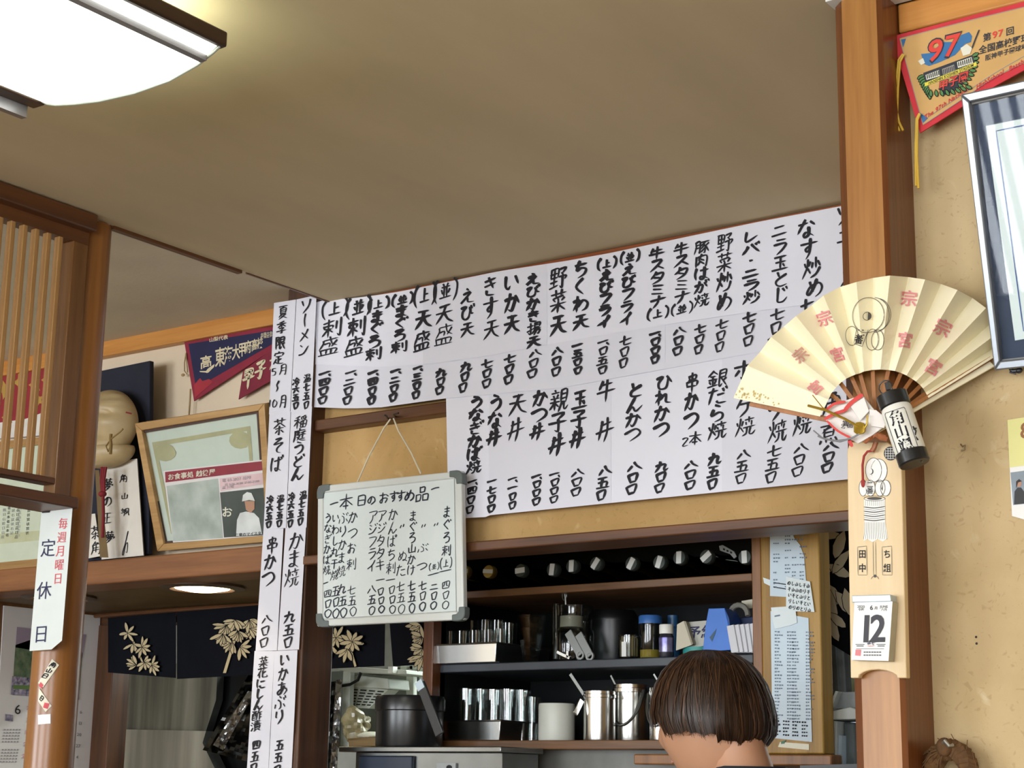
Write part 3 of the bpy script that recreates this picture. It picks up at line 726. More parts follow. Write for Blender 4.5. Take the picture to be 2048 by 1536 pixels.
m = MB(); P = PY(2.885); m.flat([(252, 823), (264, 826), (263, 829), (251, 826)], P, RD); m.build('brow_mark', t, smooth=0)
# autograph cards
SHK = mat('card_white', '#d9d4ca', .7, var=.02); EDG = mat('card_edge', '#8f8a80', .6)
m = MB(); P = PY(2.962); m.prism([P(205, 929), P(274, 917), P(287, 1111), P(203, 1119)], (0, .003, 0), SHK, EDG); P = PY(2.961)
for ch, x, y, s in (('角', 247, 957, 17), ('山', 249, 992, 15), ('颯', 250, 1024, 17)): bchar(m, ch, P, x, y, s, s, 2.4, INK)
bchar(m, 'ﾉ', P, 253, 1085, 22, 48, 1.8, INK)
for ch, x, y in (('夢', 216, 970), ('の', 215, 1003), ('正', 214, 1036), ('夢', 219, 1075)): bchar(m, ch, P, x, y, 20, 26, 3, INK)
solo(m, 'autograph_card', 'white autograph card with brushed signature leaning between mask and framed certificate', 'card', smooth=0)
m = MB(); P = PY(2.955); m.prism([P(170, 1030), P(190, 1027), P(202, 1112), P(170, 1118)], (0, .003, 0), SHK, EDG); P = PY(2.954)
for ch, x, y in (('茶', 191, 1065), ('角', 192, 1096)): bchar(m, ch, P, x, y, 22, 28, 2.6, INK)
solo(m, 'autograph_card', 'second white autograph card mostly hidden behind round post on the ledge', 'card', smooth=0)
# framed certificate leaning forward, with a leaflet tucked into it
zl = bt+.002; PF = lambda d: (lambda a, b: Wt(a, b, 3.015-d, zl, .33))
EX = Vector((0, .024, .008))
o = [(269, 847), (528, 807), (548, 1083), (314, 1103)]; i = [(283, 861), (516, 822), (533, 1071), (327, 1088)]; i2 = [(288, 866), (513, 827), (529, 1067), (331, 1083)]
t = thing('framed_certificate', 'framed certificate in pale wood tilting forward beside the tall menu strips', 'frame', Wt(420, 1095, 3.015, zl, .33))
m = MB(); frame_px(m, o, i, PF(.012), EX, wood('frame_wood_pale', '#c09a66', '#a07a48', 'x', .4)); m.build('frame', t, bevel=.002)
m = MB(); frame_px(m, i, i2, PF(.004), EX*.4, mat('frame_liner', '#4a2f28', .5)); m.build('liner', t)
m = MB(); m.flat(i, PF(-.002), mat('certificate_sheet', '#d6dad4', .6, var=.02)); orn = mat('certificate_ornament', '#bcb38f', .7)
P = PF(-.001); q = [(304, 885), (500, 852), (516, 1054), (342, 1068)]; q2 = [(312, 893), (494, 862), (509, 1047), (348, 1060)]
for a in range(4): m.flat([q[a], q[(a+1) % 4], q2[(a+1) % 4], q2[a]], P, orn)
for x, y in ((480, 880), (330, 905)):
    for r in (10, 16, 22): m.flat([(x+r*math.cos(k*.5), y+r*.8*math.sin(k*.5)) for k in range(12)] , PF(-.0008+r*1e-5), orn if r != 16 else CERT)
m.build('certificate', t, smooth=0)
m = MB(); m.flat(i2, PF(.003), glass('frame_glass_clear', gloss=.07)); m.build('pane', t, smooth=0)
lf = [(326, 942), (528, 919), (534, 1072), (346, 1085)]
m = MB(); P = PF(.006); m.flat(lf, P, mat('leaflet_paper', '#dcd9d8', .5, var=.01)); P = PF(.0065)
HD = mat('leaflet_red', '#8e2c3c', .5); m.flat([(330, 944), (527, 922), (529, 940), (331, 965)], P, HD)
m.flat([(333, 972), (436, 957), (446, 1076), (346, 1083)], P, mat('leaflet_photo_washed', '#bcc6bf', .5, c2='#8e9a92', vs=14))  # pale tone paints the reflection that washes out this picture
m.flat([(439, 957), (530, 945), (531, 968), (441, 982)], P, mat('leaflet_pink', '#d9bcc0', .5))
m.flat([(440, 985), (530, 975), (533, 1070), (448, 1075)], P, mat('leaflet_dark', '#4c5552', .5, c2='#39423f', vs=10))
P = PF(.007); ptext(m, 'お食事処 越後屋', P, 383, 949, 13, CERT, ux=(1, -.12)); P = PF(.0072)
ptext(m, '電 03-3827-3270', P, 473, 958, 8, GREY, ux=(1, -.12), bold=0); ptext(m, '営 9:00-14:00 17:00-21:00', P, 484, 966, 6.5, GREY, ux=(1, -.12), bold=0); ptext(m, '品 川場', P, 456, 974, 7, GREY, ux=(1, -.12), bold=0)
m.flat([(474, 1040), (480, 1026), (492, 1023), (508, 1026), (518, 1036), (524, 1068), (472, 1073)], PF(.0075), mat('coat_white', '#d5dad8', .6))
m.flat([(489, 1002), (509, 1002), (509, 1018), (501, 1026), (492, 1020)], PF(.0078), mat('skin_print', '#b98d72', .6))
m.flat([(484, 1003), (486, 990), (494, 984), (503, 986), (510, 1002), (498, 1000)], PF(.008), mat('cap_white', '#e0e4e2', .6))
ptext(m, 'お', PF(.0075), 454, 1024, 22, CERT); ptext(m, '仁竜のマイスター', PF(.0082), 500, 1068, 7.5, INK, ux=(1, -.08)); m.build('leaflet', t, smooth=0)

# ---- downlights in the soffit
for (px, py, r, on, lab) in ((405, 1172, .08, 9, 'glowing round downlight in the soffit above noren curtain'), (118, 1192, .075, 1.5, 'dim round downlight in the soffit partly hidden behind round post')):
    c = Wz(px, py, bb+.005); t = thing('downlight', lab, 'downlight', (c.x, c.y, c.z), 'downlights in the soffit')
    m = MB(); m.lathe([(r*1.35, 0), (r*1.35, -.006), (r*1.02, -.01), (r, -.003), (r*.99, .02)], c, (0, 0, 1), mat('downlight_rim', '#4a3320', .4), 32, False); m.build('rim', t)
    m = MB(); m.lathe([(r*.98, .002), (r*.85, -.008), (r*.45, -.014), (.003, -.016)], c, (0, 0, 1), emit('downlight_lamp_%g' % on, '#ffe9bd', on), 28, False); m.build('bulb', t)
for px, py, pw in ((412, 1172, 6), (118, 1192, 1.5)):
    c = Wz(px, py, bb-.03); l = bpy.data.lights.new('downlight_glow', 'SPOT'); l.energy = pw; l.spot_size = 2.2; l.color = (1, .85, .6); l.shadow_soft_size = .05
    lo = bpy.data.objects.new('downlight_glow', l); COL.objects.link(lo); lo.location = c

# ---- noren curtains under the soffit
CLO = mat('noren_navy', '#0c0e15', .95, bump=.2, spec=.15); LEAF = mat('noren_leaf', '#b8a884', .9, var=.05)
def leaf(m, P, x, y, ang, l, w, mt=None):
    c, s = math.cos(ang), math.sin(ang); pts = [(0, 0), (.3, .42), (.62, .5), (.88, .28), (1, 0), (.88, -.26), (.6, -.45), (.28, -.34)]
    LK[0] += 1; d = (LK[0] % 40)*.00006
    for g, mt_, e in ((1.6, CLO, 0), (0, mt or LEAF, .00003)):
        m.face([P(x + (a*(l+g*2)-g)*c - b*(w+g*2)*s, y + (a*(l+g*2)-g)*s + b*(w+g*2)*c) + Vector((0, -d-e, 0)) for a, b in pts], mt_)
LK = [0]
def wave(y0, amp, lam): return lambda a, b: W(a, b, y0 + amp*math.sin(a/lam))
def cluster(m, P, x, y, n, l, w, a0, a1, seed=1):
    r = random.Random(seed)
    for k in range(n): leaf(m, P, x, y, a0+(a1-a0)*k/max(n-1, 1)+r.uniform(-.1, .1), l*r.uniform(.75, 1.15), w*r.uniform(.8, 1.15))
YN = 3.44
P, Q = wave(YN, .004, 28), wave(YN-.007, .004, 28)
m = MB(); m.sheet(((216, 1236), (352, 1224), (352, 1356), (216, 1345)), P, CLO, 60, 6)
for x, y, n, a0, a1, s in ((255, 1266, 6, -1.7, 2.9, 1), (266, 1288, 4, .2, 2.6, 5), (284, 1295, 7, -1.6, 2.4, 2), (274, 1329, 6, 2.6, 4.4, 3), (289, 1325, 7, -1, 2.6, 4), (304, 1332, 6, -1.2, 1.8, 8)): cluster(m, Q, x, y, n, 20, 6, a0, a1, s)
m.flat([(258, 1268), (262, 1268), (287, 1325), (284, 1326)], Q, LEAF)
solo(m, 'noren_panel', 'navy noren panel with pale bamboo sprigs left of the tall menu strips', 'curtain', 'noren panels over the kitchen doorway')
m = MB(); m.sheet(((354, 1224), (530, 1209), (540, 1348), (354, 1358)), P, CLO, 66, 6)
for k, (x, y, n, a0, a1) in enumerate(((470, 1240, 8, .5, 3.1), (452, 1250, 8, 1.2, 3.2), (445, 1268, 7, .8, 2.8), (475, 1262, 8, .6, 2.6), (498, 1240, 8, 0, 2.4), (500, 1258, 7, 0, 2.2), (462, 1282, 6, 1.2, 2.6), (480, 1295, 5, -.6, 1.6))): cluster(m, Q, x, y, n, 25, 7, a0, a1, k+11)
m.flat([(478, 1240), (483, 1242), (452, 1346), (446, 1346)], Q, LEAF)
solo(m, 'noren_panel', 'navy noren panel with dense bamboo crown partly behind the tall menu strips', 'curtain', 'noren panels over the kitchen doorway')
m = MB(); m.sheet(((600, 1215), (771, 1205), (769, 1332), (606, 1340)), P, CLO, 66, 6)
for k, (x, y, n, a0, a1) in enumerate(((672, 1276, 8, -2.4, 2.6), (663, 1292, 4, 1, 2.8), (705, 1284, 9, -2.6, 2.9), (695, 1298, 4, 1.2, 2.8))): cluster(m, Q, x, y, n, 26, 8, a0, a1, k+31)
m.flat([(698, 1296), (702, 1295), (713, 1332), (709, 1334)], Q, LEAF)
solo(m, 'noren_panel', 'navy noren panel with two bamboo sprigs hanging below the whiteboard', 'curtain', 'noren panels over the kitchen doorway')
m = MB(); m.sheet(((776, 1205), (850, 1200), (850, 1329), (786, 1333)), P, CLO, 40, 6)
for k, (x, y, n, a0, a1) in enumerate(((842, 1250, 7, 1.4, 3.4), (845, 1272, 7, 1.8, 3.5), (845, 1295, 7, 1.6, 3.5), (846, 1312, 5, 1.5, 3))): cluster(m, Q, x, y, n, 28, 8, a0, a1, k+51)
solo(m, 'noren_panel', 'narrow navy noren panel with bamboo leaves beside the shelf post', 'curtain', 'noren panels over the kitchen doorway')
m = MB(); P = PY(YN+.012); m.tube([P(190, 1232), P(400, 1216), P(640, 1204), P(856, 1196)], .006, M_DARKW); solo(m, 'curtain_rod', 'thin wooden rod carrying the navy noren panels under the soffit', 'rod')
# ================================================================ THE MENUS
PAP = mat('menu_paper', '#dcdce6', .75, var=.012, vs=5); PAP2 = mat('menu_paper_slips', '#d6d6e0', .75, var=.015, vs=5)
def warp(px, py, y0): return W(px, py, y0 + .0016*math.sin(px/37+py/90) + .0012*math.sin(px/83-py/41) + .0006*math.sin(px/13+py/31))
def PB(y0): return lambda a, b: warp(a, b, y0)
# upper banner: top edge / bottom edge in the photograph
def ln(pts, x):
    for (a, b), (c, d) in zip(pts, pts[1:]):
        if x <= c or (c, d) == pts[-1]: return b + (d-b)*(x-a)/(c-a)
UT = [(624, 607), (649, 600), (700, 597), (749, 591), (800, 583), (1000, 542), (1137, 521), (1220, 506), (1400, 468), (1520, 443), (1710, 407)]
US = [(620, 722), (760, 728), (860, 722), (970, 707), (1100, 682), (1320, 645), (1500, 618), (1712, 590)]
UB = [(616, 814), (700, 817), (760, 815), (889, 797), (1120, 776), (1512, 705), (1715, 668)]
t = thing('menu_banner', 'upper white paper menu banner of dishes under the ceiling trim', 'menu', W(1150, 800, 2.914))
for k, (a, b) in enumerate(((630, 848), (846, 1094), (1092, 1338), (1336, 1706))):
    m = MB(); n = 12; vs = []
    for i in range(n+1):
        x = a+(b-a)*i/n; y0, y1 = ln(UT, x), ln(US, x)+6
        sh = -18*(1-min(1, (x-630)/80)) if x < 710 else 0
        for j in range(7): tt = j/6; vs.append(warp(x+(sh*tt if x < 710 else 0), y0+(y1-y0)*tt, 2.9140-.0006*(k % 2)))
    m.mesh(vs, [(i*7+j, i*7+j+1, i*7+j+8, i*7+j+7) for i in range(n) for j in range(6)], (PAP, PAP2)[k == 1]); m.build('paper_sheet', t)
for k, (a, b) in enumerate(((614, 962), (960, 1330), (1328, 1712))):
    m = MB(); n = 14; vs = []
    for i in range(n+1):
        x = a+(b-a)*i/n; y0, y1 = ln(US, x), ln(UB, x)
        for j in range(5): tt = j/4; vs.append(warp(x+(10*(1-tt) if i == 0 and k == 0 else 0), y0+(y1-y0)*tt, 2.9152-.0006*(k % 2)))
    m.mesh(vs, [(i*5+j, i*5+j+1, i*5+j+6, i*5+j+5) for i in range(n) for j in range(4)], PAP2); m.build('price_sheet', t)
m = MB(); P = PB(2.9122)
for txt, a, b, c, d, s in (
    ('㊤刺盛', 670, 617, 657, 693, 42), ('㊥刺盛', 717, 614, 708, 693, 40), ('㊤まぐろ刺', 757, 608, 746, 708, 34), ('㊥まぐろ刺', 805, 599, 797, 694, 34),
    ('㊤天盛', 850, 590, 844, 682, 35), ('㊥天盛', 891, 581, 888, 670, 38), ('えび天', 934, 592, 935, 657, 30), ('きす天', 980, 573, 983, 657, 34),
    ('いか天', 1023, 564, 1024, 646, 34), ('えびかき揚天', 1065, 558, 1068, 682, 30), ('野菜天', 1116, 557, 1117, 648, 36), ('ちくわ天', 1161, 538, 1162, 642, 34),
    ('㊤えびフライ', 1214, 527, 1208, 644, 30), ('㊥えびフライ', 1260, 514, 1252, 638, 30), ('牛スタミナ㊤', 1314, 506, 1316, 627, 34), ('牛スタミナ㊥', 1363, 497, 1364, 618, 34),
    ('豚肉はが焼', 1403, 494, 1403, 600, 32), ('野菜炒め', 1449, 486, 1448, 602, 33), ('レバｰニラ炒', 1500, 474, 1503, 594, 37), ('ニラ玉とじ', 1559, 460, 1562, 590, 34),
    ('なす炒め', 1613, 457, 1629, 574, 38), ('ソニー火', 1686, 430, 1698, 552, 36)):
    bcol(m, txt, P, a, b, c, d, s, 6.4)
for txt, a, b, c, d, s in (
    ('壱四〇〇', 650, 746, 644, 800, 28), ('壱二〇〇', 702, 744, 693, 801, 26), ('壱四〇〇', 747, 744, 742, 801, 24), ('壱二〇〇', 792, 741, 785, 795, 24),
    ('壱三〇〇', 836, 735, 831, 790, 22), ('九〇〇', 883, 745, 878, 781, 25), ('九〇〇', 933, 733, 925, 775, 25), ('七〇〇', 974, 727, 972, 767, 27),
    ('七〇〇', 1020, 717, 1016, 759, 26), ('八〇〇', 1070, 706, 1063, 747, 30), ('八〇〇', 1114, 702, 1111, 743, 28), ('一五〇〇', 1155, 690, 1155, 741, 24),
    ('壱〇五〇', 1207, 683, 1204, 740, 26), ('七〇〇', 1251, 681, 1246, 726, 27), ('壱〇〇〇', 1311, 666, 1309, 719, 27), ('八〇〇', 1358, 661, 1354, 702, 29),
    ('七〇〇', 1401, 657, 1396, 699, 27), ('七〇〇', 1444, 648, 1438, 694, 28), ('七〇〇', 1499, 634, 1495, 682, 31), ('七〇〇', 1555, 628, 1546, 684, 32), ('七〇〇', 1614, 610, 1606, 668, 30)):
    bcol(m, txt, P, a, b, c, d, s, 5.4)
m.build('lettering', t, smooth=0)
# lower banner
LT = [(891, 792), (1120, 772), (1512, 700), (1715, 660)]
LB = [(896, 1038), (973, 1034), (974, 1031), (1300, 998), (1712, 957)]
t = thing('menu_banner', 'lower white paper menu banner of rice bowls and grilled fish above lintel', 'menu', W(1300, 1000, 2.917))
for k, (a, b) in enumerate(((892, 980), (978, 1222), (1220, 1446), (1444, 1710))):
    m = MB(); n = 10; vs = []
    for i in range(n+1):
        x = a+(b-a)*i/n; y0, y1 = ln(LT, x), ln(LB, x)
        for j in range(9): tt = j/8; vs.append(warp(x+(5*tt if i == 0 and k == 0 else 0), y0+(y1-y0)*tt, 2.9172-.0006*(k % 2)))
    m.mesh(vs, [(i*9+j, i*9+j+1, i*9+j+10, i*9+j+9) for i in range(n) for j in range(8)], (PAP, PAP2)[k % 2]); m.build('paper_sheet', t)
m = MB(); P = PB(2.9158)
for txt, a, b, c, d, s in (
    ('うなぎかば焼', 953, 804, 947, 934, 32), ('うな丼', 992, 806, 988, 874, 32), ('天丼', 1036, 806, 1031, 858, 38), ('かつ丼', 1080, 796, 1075, 862, 34),
    ('親子丼', 1118, 800, 1114, 888, 38), ('玉子丼', 1160, 798, 1155, 876, 34), ('牛丼', 1213, 780, 1210, 858, 38), ('とんかつ', 1271, 780, 1264, 869, 36),
    ('ひれかつ', 1327, 763, 1322, 858, 34), ('串かつ', 1384, 765, 1381, 840, 32), ('銀だら焼', 1435, 757, 1434, 861, 40), ('ホッケ焼'.replace('ッ', ' '), 1487, 740, 1490, 853, 42),
    ('ぶり焼', 1547, 775, 1555, 862, 40), ('さら焼'.replace('さ', 'あ'), 1606, 764, 1604, 848, 40), ('角煮', 1664, 806, 1658, 860, 42)):
    bcol(m, txt, P, a, b, c, d, s, 6.8, ux=(1, -.2))
bchar(m, '2', P, 1370, 884, 16, 20, 3.2, INK); bchar(m, '本', P, 1390, 876, 28, 28, 4, INK)
for txt, a, b, c, d, s in (
    ('壱四〇〇', 946, 962, 939, 1019, 23), ('一七〇〇', 984, 962, 982, 1017, 22), ('壱一〇〇', 1026, 957, 1024, 1011, 22), ('壱〇〇〇', 1074, 952, 1072, 1003, 24),
    ('壱〇〇〇', 1110, 948, 1107, 999, 25), ('八〇〇', 1155, 945, 1151, 984, 31), ('八五〇', 1209, 941, 1202, 990, 29), ('八〇〇', 1268, 933, 1262, 979, 33),
    ('九〇〇', 1324, 933, 1318, 976, 30), ('八〇〇', 1381, 929, 1379, 970, 32), ('九五〇', 1430, 918, 1424, 968, 29), ('八五〇', 1487, 908, 1481, 957, 32),
    ('七五〇', 1549, 902, 1541, 955, 32), ('八〇〇', 1602, 896, 1594, 943, 34), ('八〇〇', 1661, 892, 1653, 936, 36)):
    bcol(m, txt, P, a, b, c, d, s, 5.6, ux=(1, -.18))
m.build('lettering', t, smooth=0)
# the tall strips pasted down the dark post
GRP = 'menu strips pasted down the dark post'
YS = 2.9065
STRIPS = (
 ('season note at the top of left column', ((548, 606), (592, 599), (580, 824), (538, 829)), (('夏季限定', 566, 624, 557, 716, 21), ('〜', 555, 773, 555, 773, 26)), .0006),
 ('cold noodle dish at the top of right column', ((593, 599), (633, 590), (623, 822), (581, 824)), (('ソーメン', 611, 612, 607, 698, 24), ('温七五〇', 614, 756, 612, 810, 15), ('冷六五〇', 592, 763, 591, 811, 15)), 0),
 ('green tea buckwheat noodles, second sheet of left column', ((539, 826), (581, 823), (572, 1056), (527, 1059)), (('茶そば', 559, 853, 553, 928, 27), ('温七五〇', 561, 997, 558, 1047, 15), ('冷六五〇', 540, 999, 537, 1049, 15)), -.0006),
 ('thin udon noodles, second sheet of right column', ((582, 823), (624, 813), (613, 1055), (573, 1056)), (('稲庭うどん', 600, 844, 595, 948, 27), ('温七五〇', 606, 990, 600, 1043, 15), ('冷六五〇', 583, 993, 580, 1047, 15)), -.0008),
 ('skewer cutlets, third sheet of left column', ((527, 1058), (567, 1057), (554, 1301), (511, 1302)), (('串かつ', 544, 1090, 536, 1157, 27), ('八〇〇', 533, 1238, 527, 1285, 24)), .0006),
 ('grilled fish collar, third sheet of right column', ((571, 1056), (612, 1054), (598, 1299), (555, 1301)), (('かま焼', 592, 1082, 583, 1155, 31), ('九五〇', 580, 1234, 575, 1285, 25)), .0004),
 ('pickled herring and rape blossom, fourth sheet of left column', ((509, 1302), (549, 1302), (540, 1470), (498, 1470)), (('菜花にしん酢漬', 527, 1324, 511, 1452, 21),), -.0006),
 ('seared squid, fourth sheet of right column', ((549, 1302), (595, 1300), (587, 1468), (541, 1470)), (('いかあぶり', 569, 1319, 558, 1434, 23),), -.0008),
 ('price slip at the bottom of left column', ((498, 1469), (540, 1469), (534, 1600), (490, 1600)), (('四五〇', 512, 1490, 507, 1536, 19),), .0006),
 ('price slip at the bottom of right column', ((541, 1469), (587, 1467), (580, 1600), (534, 1600)), (('五五〇', 559, 1490, 554, 1540, 19),), .0004))
for lab, q, cols, dy in STRIPS:
    m = MB(); m.sheet(q, PB(YS+dy), PAP, 4, 12)
    for txt, a, b, c, d, s in cols: bcol(m, txt, PB(YS-.0018+dy), a, b, c, d, s, 3.9, ux=(1, -.16))
    if lab.startswith('season'):
        P = PB(YS-.0018+dy)
        bchar(m, '5', P, 547, 744, 15, 17, 2.4, INK); bchar(m, '月', P, 566, 739, 16, 22, 2.6, INK); bchar(m, '⑩', P, 546, 807, 20, 20, 2.6, INK); bchar(m, '月', P, 566, 803, 15, 26, 2.8, INK)
    solo(m, 'menu_strip', 'white menu strip with brushed characters: ' + lab, 'menu', GRP, smooth=60)
# string, nail and whiteboard
YW = 2.868; P = PY(YW)
o = [(635, 972), (922, 941), (927, 1239), (633, 1253)]; i = [(646, 986), (908, 957), (912, 1222), (645, 1238)]
t = thing('whiteboard', 'small whiteboard of daily specials hanging by a cord from two nails', 'whiteboard', W(780, 1250, YW))
m = MB(); frame_px(m, o, i, P, (0, .016, 0), mat('board_frame', '#c9ccc8', .35, var=.01)); m.build('frame', t, bevel=.003)
m = MB(); m.prism([PY(YW+.003)(*q) for q in i], (0, .008, 0), mat('board_white', '#ced6d5', .12, var=.015, vs=4)); m.build('surface', t, smooth=0)
GC = mat('corner_grey', '#5f6765', .5)
for (cx, cy), (a, b) in zip(o, ((1, 1), (-1, 1), (-1, -1), (1, -1))):
    sl = -.105 if b > 0 else -.05
    pts = [(cx-a*2, cy+b*26)] + [(cx-a*2+a*12*(1-math.cos(k*math.pi/8)), cy-b*2+b*14*(1-math.sin(k*math.pi/8))) for k in range(5)] + [(cx+a*24, cy-b*2), (cx+a*24, cy+b*11), (cx+a*15, cy+b*12), (cx+a*11, cy+b*16), (cx+a*10, cy+b*26)]
    pts = [(x, y+sl*(x-cx)) for x, y in pts]
    m = MB(); m.prism([PY(YW-.0015)(*q) for q in pts], (0, .019, 0), GC); m.build('corner', t, bevel=.002)
m = MB(); Q = PY(YW+.002); MK = mat('marker_black', '#1d2030', .6, var=0)
kw = dict(m=MK, ux=(1, -.13), taper=False, jit=.03)
for ch, x, y, s in (('一', 668, 1007, 18), ('本', 692, 1003, 28), ('日', 723, 1001, 21), ('の', 743, 1000, 18), ('お', 768, 996, 22), ('す', 788, 992, 20), ('す', 802, 991, 20), ('め', 819, 990, 22), ('品', 844, 988, 28), ('一', 870, 977, 18)):
    bchar(m, ch, Q, x, y, s, s*1.15, 2.9, MK, (1, -.13), taper=False)
for txt, a, b, c, d, s in (('まぐろ刺㊤', 894, 1024, 892, 1126, 17), ('〃', 874, 1050, 874, 1050, 10), ('〃', 849, 1052, 849, 1052, 10), ('ぶ つ', 846, 1096, 843, 1132, 20), ('まぐろ山かけ', 826, 1032, 822, 1140, 16),
    ('〃', 806, 1053, 806, 1053, 10), ('ぬた', 805, 1112, 802, 1140, 18), ('かんぱち刺', 786, 1029, 781, 1136, 18), ('アジタタキ', 764, 1032, 760, 1130, 17), ('アジフライ', 746, 1034, 743, 1132, 18),
    ('かつお刺', 706, 1034, 702, 1128, 18), ('ぶりかま焼', 687, 1036, 682, 1142, 17), ('いわし丸干焼', 671, 1036, 668, 1150, 15), ('うなぎかば焼', 656, 1036, 653, 1140, 14)):
    bcol(m, txt, Q, a, b, c, d, s*(2.0 if txt == '〃' else 1.12), 2.2, sy=None, **kw)
bcol(m, '㊥', Q, 868, 1133, 868, 1133, 16, 2, **kw)
for a, b, c, d in ((856, 1151, 878, 1145), (879, 1144, 902, 1139), (752, 1161, 769, 1158), (772, 1161, 790, 1158), (643, 1169, 656, 1164)): stroke(m, [(a, b), (c, d)], Q, 2.4, MK, False)
for txt, a, b, c, d in (('四〇○', 891, 1170, 891, 1210), ('二〇○', 868, 1173, 867, 1211), ('七〇○', 845, 1171, 845, 1213), ('七五○', 823, 1171, 824, 1216), ('七五○', 801, 1173, 803, 1218), ('〇〇○', 783, 1180, 785, 1219), ('〇〇○', 761, 1183, 763, 1219),
    ('八五○', 743, 1178, 744, 1221), ('七五○', 703, 1180, 706, 1223), ('九五○', 684, 1178, 687, 1225), ('五〇○', 671, 1182, 672, 1227), ('四〇○', 655, 1188, 656, 1227)): bcol(m, txt, Q, a, b, c, d, 19, 2.2, **kw)
m.build('lettering', t, smooth=0)
m = MB(); CW = mat('cord_white', '#cfc7ae', .8)
top = W(779, 836, 2.895)
m.tube([W(715, 964, YW+.006), W(738, 912, 2.878), W(768, 856, 2.886), W(781, 838, 2.89)], .0018, CW)
m.build('cord', t); m = MB(); m.tube([W(842, 948, YW+.006), W(822, 905, 2.878), W(797, 862, 2.886), W(787, 837, 2.89)], .0018, CW)
m.build('cord', t)
for k, (px, py, lab) in enumerate(((776, 833, 'bent dark nail holding whiteboard cord, the lower of two on rail'), (790, 829, 'bent dark nail in the rail, the upper of two above whiteboard cord'))):
    m = MB(); m.tube([W(px, py+4, YF+.004), W(px-1, py+4, 2.9), W(px-2, py, 2.888), W(px-7+14*k, py-3, 2.884)], .0022, mat('nail_iron', '#2d221b', .5)); solo(m, 'nail', lab, 'nail', 'nails in the rail')
# ================================================================ KITCHEN AND SHELF
SF, SB = 3.25, 3.62
xl, xr = W(870, 1320, SF).x, W(1506, 1300, SF).x
t1 = W(1504, 1146, SF).z; t1b = W(1504, 1162, SF).z
t2 = W(1100, 1322, SF).z; t2b = W(1100, 1339, SF).z
t3 = W(1100, 1481, SF).z; t3b = W(1100, 1499, SF).z
M_SH = wood('shelf_wood', '#7a5534', '#573a20', 'x', .5); M_JAMB = wood('jamb_wood', '#8c5e34', '#6b4524', 'z', .45)
t = thing('shelf_unit', 'wooden kitchen shelf unit with black back seen through the serving hatch', 'shelf', ((xl+xr)/2, SF+.18, 0))
m = MB(); m.box(xl-.04, xr+.02, SB, SB+.02, .9, 2.12, M_BLACK); m.build('back_panel', t)
m = MB(); m.box(xl-.045, xr+.03, SF+.1, SB, 2.1, 2.12, M_BLACK); m.build('top_board', t)
m = MB(); m.box(xl, xr, SF, SB, t1b, t1, M_SH); m.build('shelf_board', t, bevel=.002)
m = MB(); m.box(xl, xr, SF, SB, t2b, t2, mat('shelf_grey', '#33383f', .45, var=.08)); m.build('shelf_board', t, bevel=.002)
m = MB(); m.box(xl-.02, xr, SF-.02, SB, t3b, t3, M_SH); m.build('shelf_board', t, bevel=.002)
a, b = W(846, 1300, SF-.03).x, W(866, 1300, SF-.03).x
m = MB(); m.box(a, b, SF-.03, SF+.02, t3b, 2.1, wood('shelf_post_wood', '#6e4124', '#4f2c17', 'z')); m.build('side_post', t, bevel=.002)
m = MB(); m.box(b, xl+.004, SF, SB, t3b, 2.1, M_BLACK); m.build('side_board', t)
a, b = W(1504, 1200, SF-.015).x, W(1523, 1200, SF-.015).x
m = MB(); m.box(a, b, SF-.015, SB, 0, 2.1, M_JAMB); m.build('side_post', t, bevel=.002)
m = MB(); m.box(xl-.02, xr, SF+.06, SF+.08, .1, t3b, mat('shelf_lower', '#6c6c68', .5, c2='#8a8a85', vs=9)); m.build('lower_panel', t)
# cupboard end with the pinned lists
YD = SF-.02; a, b = W(1523, 1300, YD).x, W(1643, 1300, YD).x
M_MUST = wood('mustard_panel', '#a8823a', '#856222', 'z', .5)
m = MB(); m.box(a+.001, b, YD, YD+.05, W(1580, 1508, YD).z, 2.1, M_MUST); solo(m, 'notice_panel', 'mustard wooden panel with pinned price lists right of the shelf unit', 'panel', bevel=.003)
m = MB(); z = W(1580, 1508, YD).z; m.box(W(1272, 1500, YD).x, b+.02, YD-.01, YD+.04, W(1400, 1530, YD).z, z-.001, M_JAMB); solo(m, 'counter_rail', 'brown wooden rail under the mustard panel behind the person', 'rail', bevel=.003)
PL = mat('list_paper', '#c3d3de', .6, var=.012); PL2 = mat('note_paper', '#d5dfe0', .6, var=.01); TXT = mat('list_ink', '#6f7c8c', .7, var=0)
def lines(m, P, x0, x1, y0, y1, n, cols, seed, mt, h=.5, sl=-.02, dens=1):
    r = random.Random(seed); dy = (y1-y0)/n
    for k in range(n):
        for c in cols:
            if r.random() > dens: continue
            x = x0+(x1-x0)*c; w = (x1-x0)*r.uniform(.1, .24); y = y0+dy*k; nn = max(2, int(w/4))
            for q in range(nn):
                u = x+w*q/nn; v = y+(u-x0)*sl; hh = dy*h*r.uniform(.7, 1.1)
                m.flat([(u, v), (u+w/nn*.72, v), (u+w/nn*.68, v+hh), (u+.1, v+hh)], P, mt)
P, Q = PY(YD-.002), PY(YD-.003)
m = MB(); m.flat([(1540, 1062), (1583, 1060), (1588, 1075), (1600, 1090), (1608, 1112), (1612, 1160), (1609, 1198), (1574, 1194), (1540, 1192)], P, PL)
lines(m, Q, 1544, 1608, 1064, 1180, 16, (.04, .4, .62, .86), 3, TXT, .4, dens=.55)
for y in (1164, 1173): m.flat([(1547, y), (1572, y+4), (1572, y+6), (1547, y+2)], Q, INK)
solo(m, 'price_list', 'pale blue printed sheet with torn top corner pinned high on mustard panel', 'paper', smooth=0)
P, Q = PY(YD-.005), PY(YD-.006)
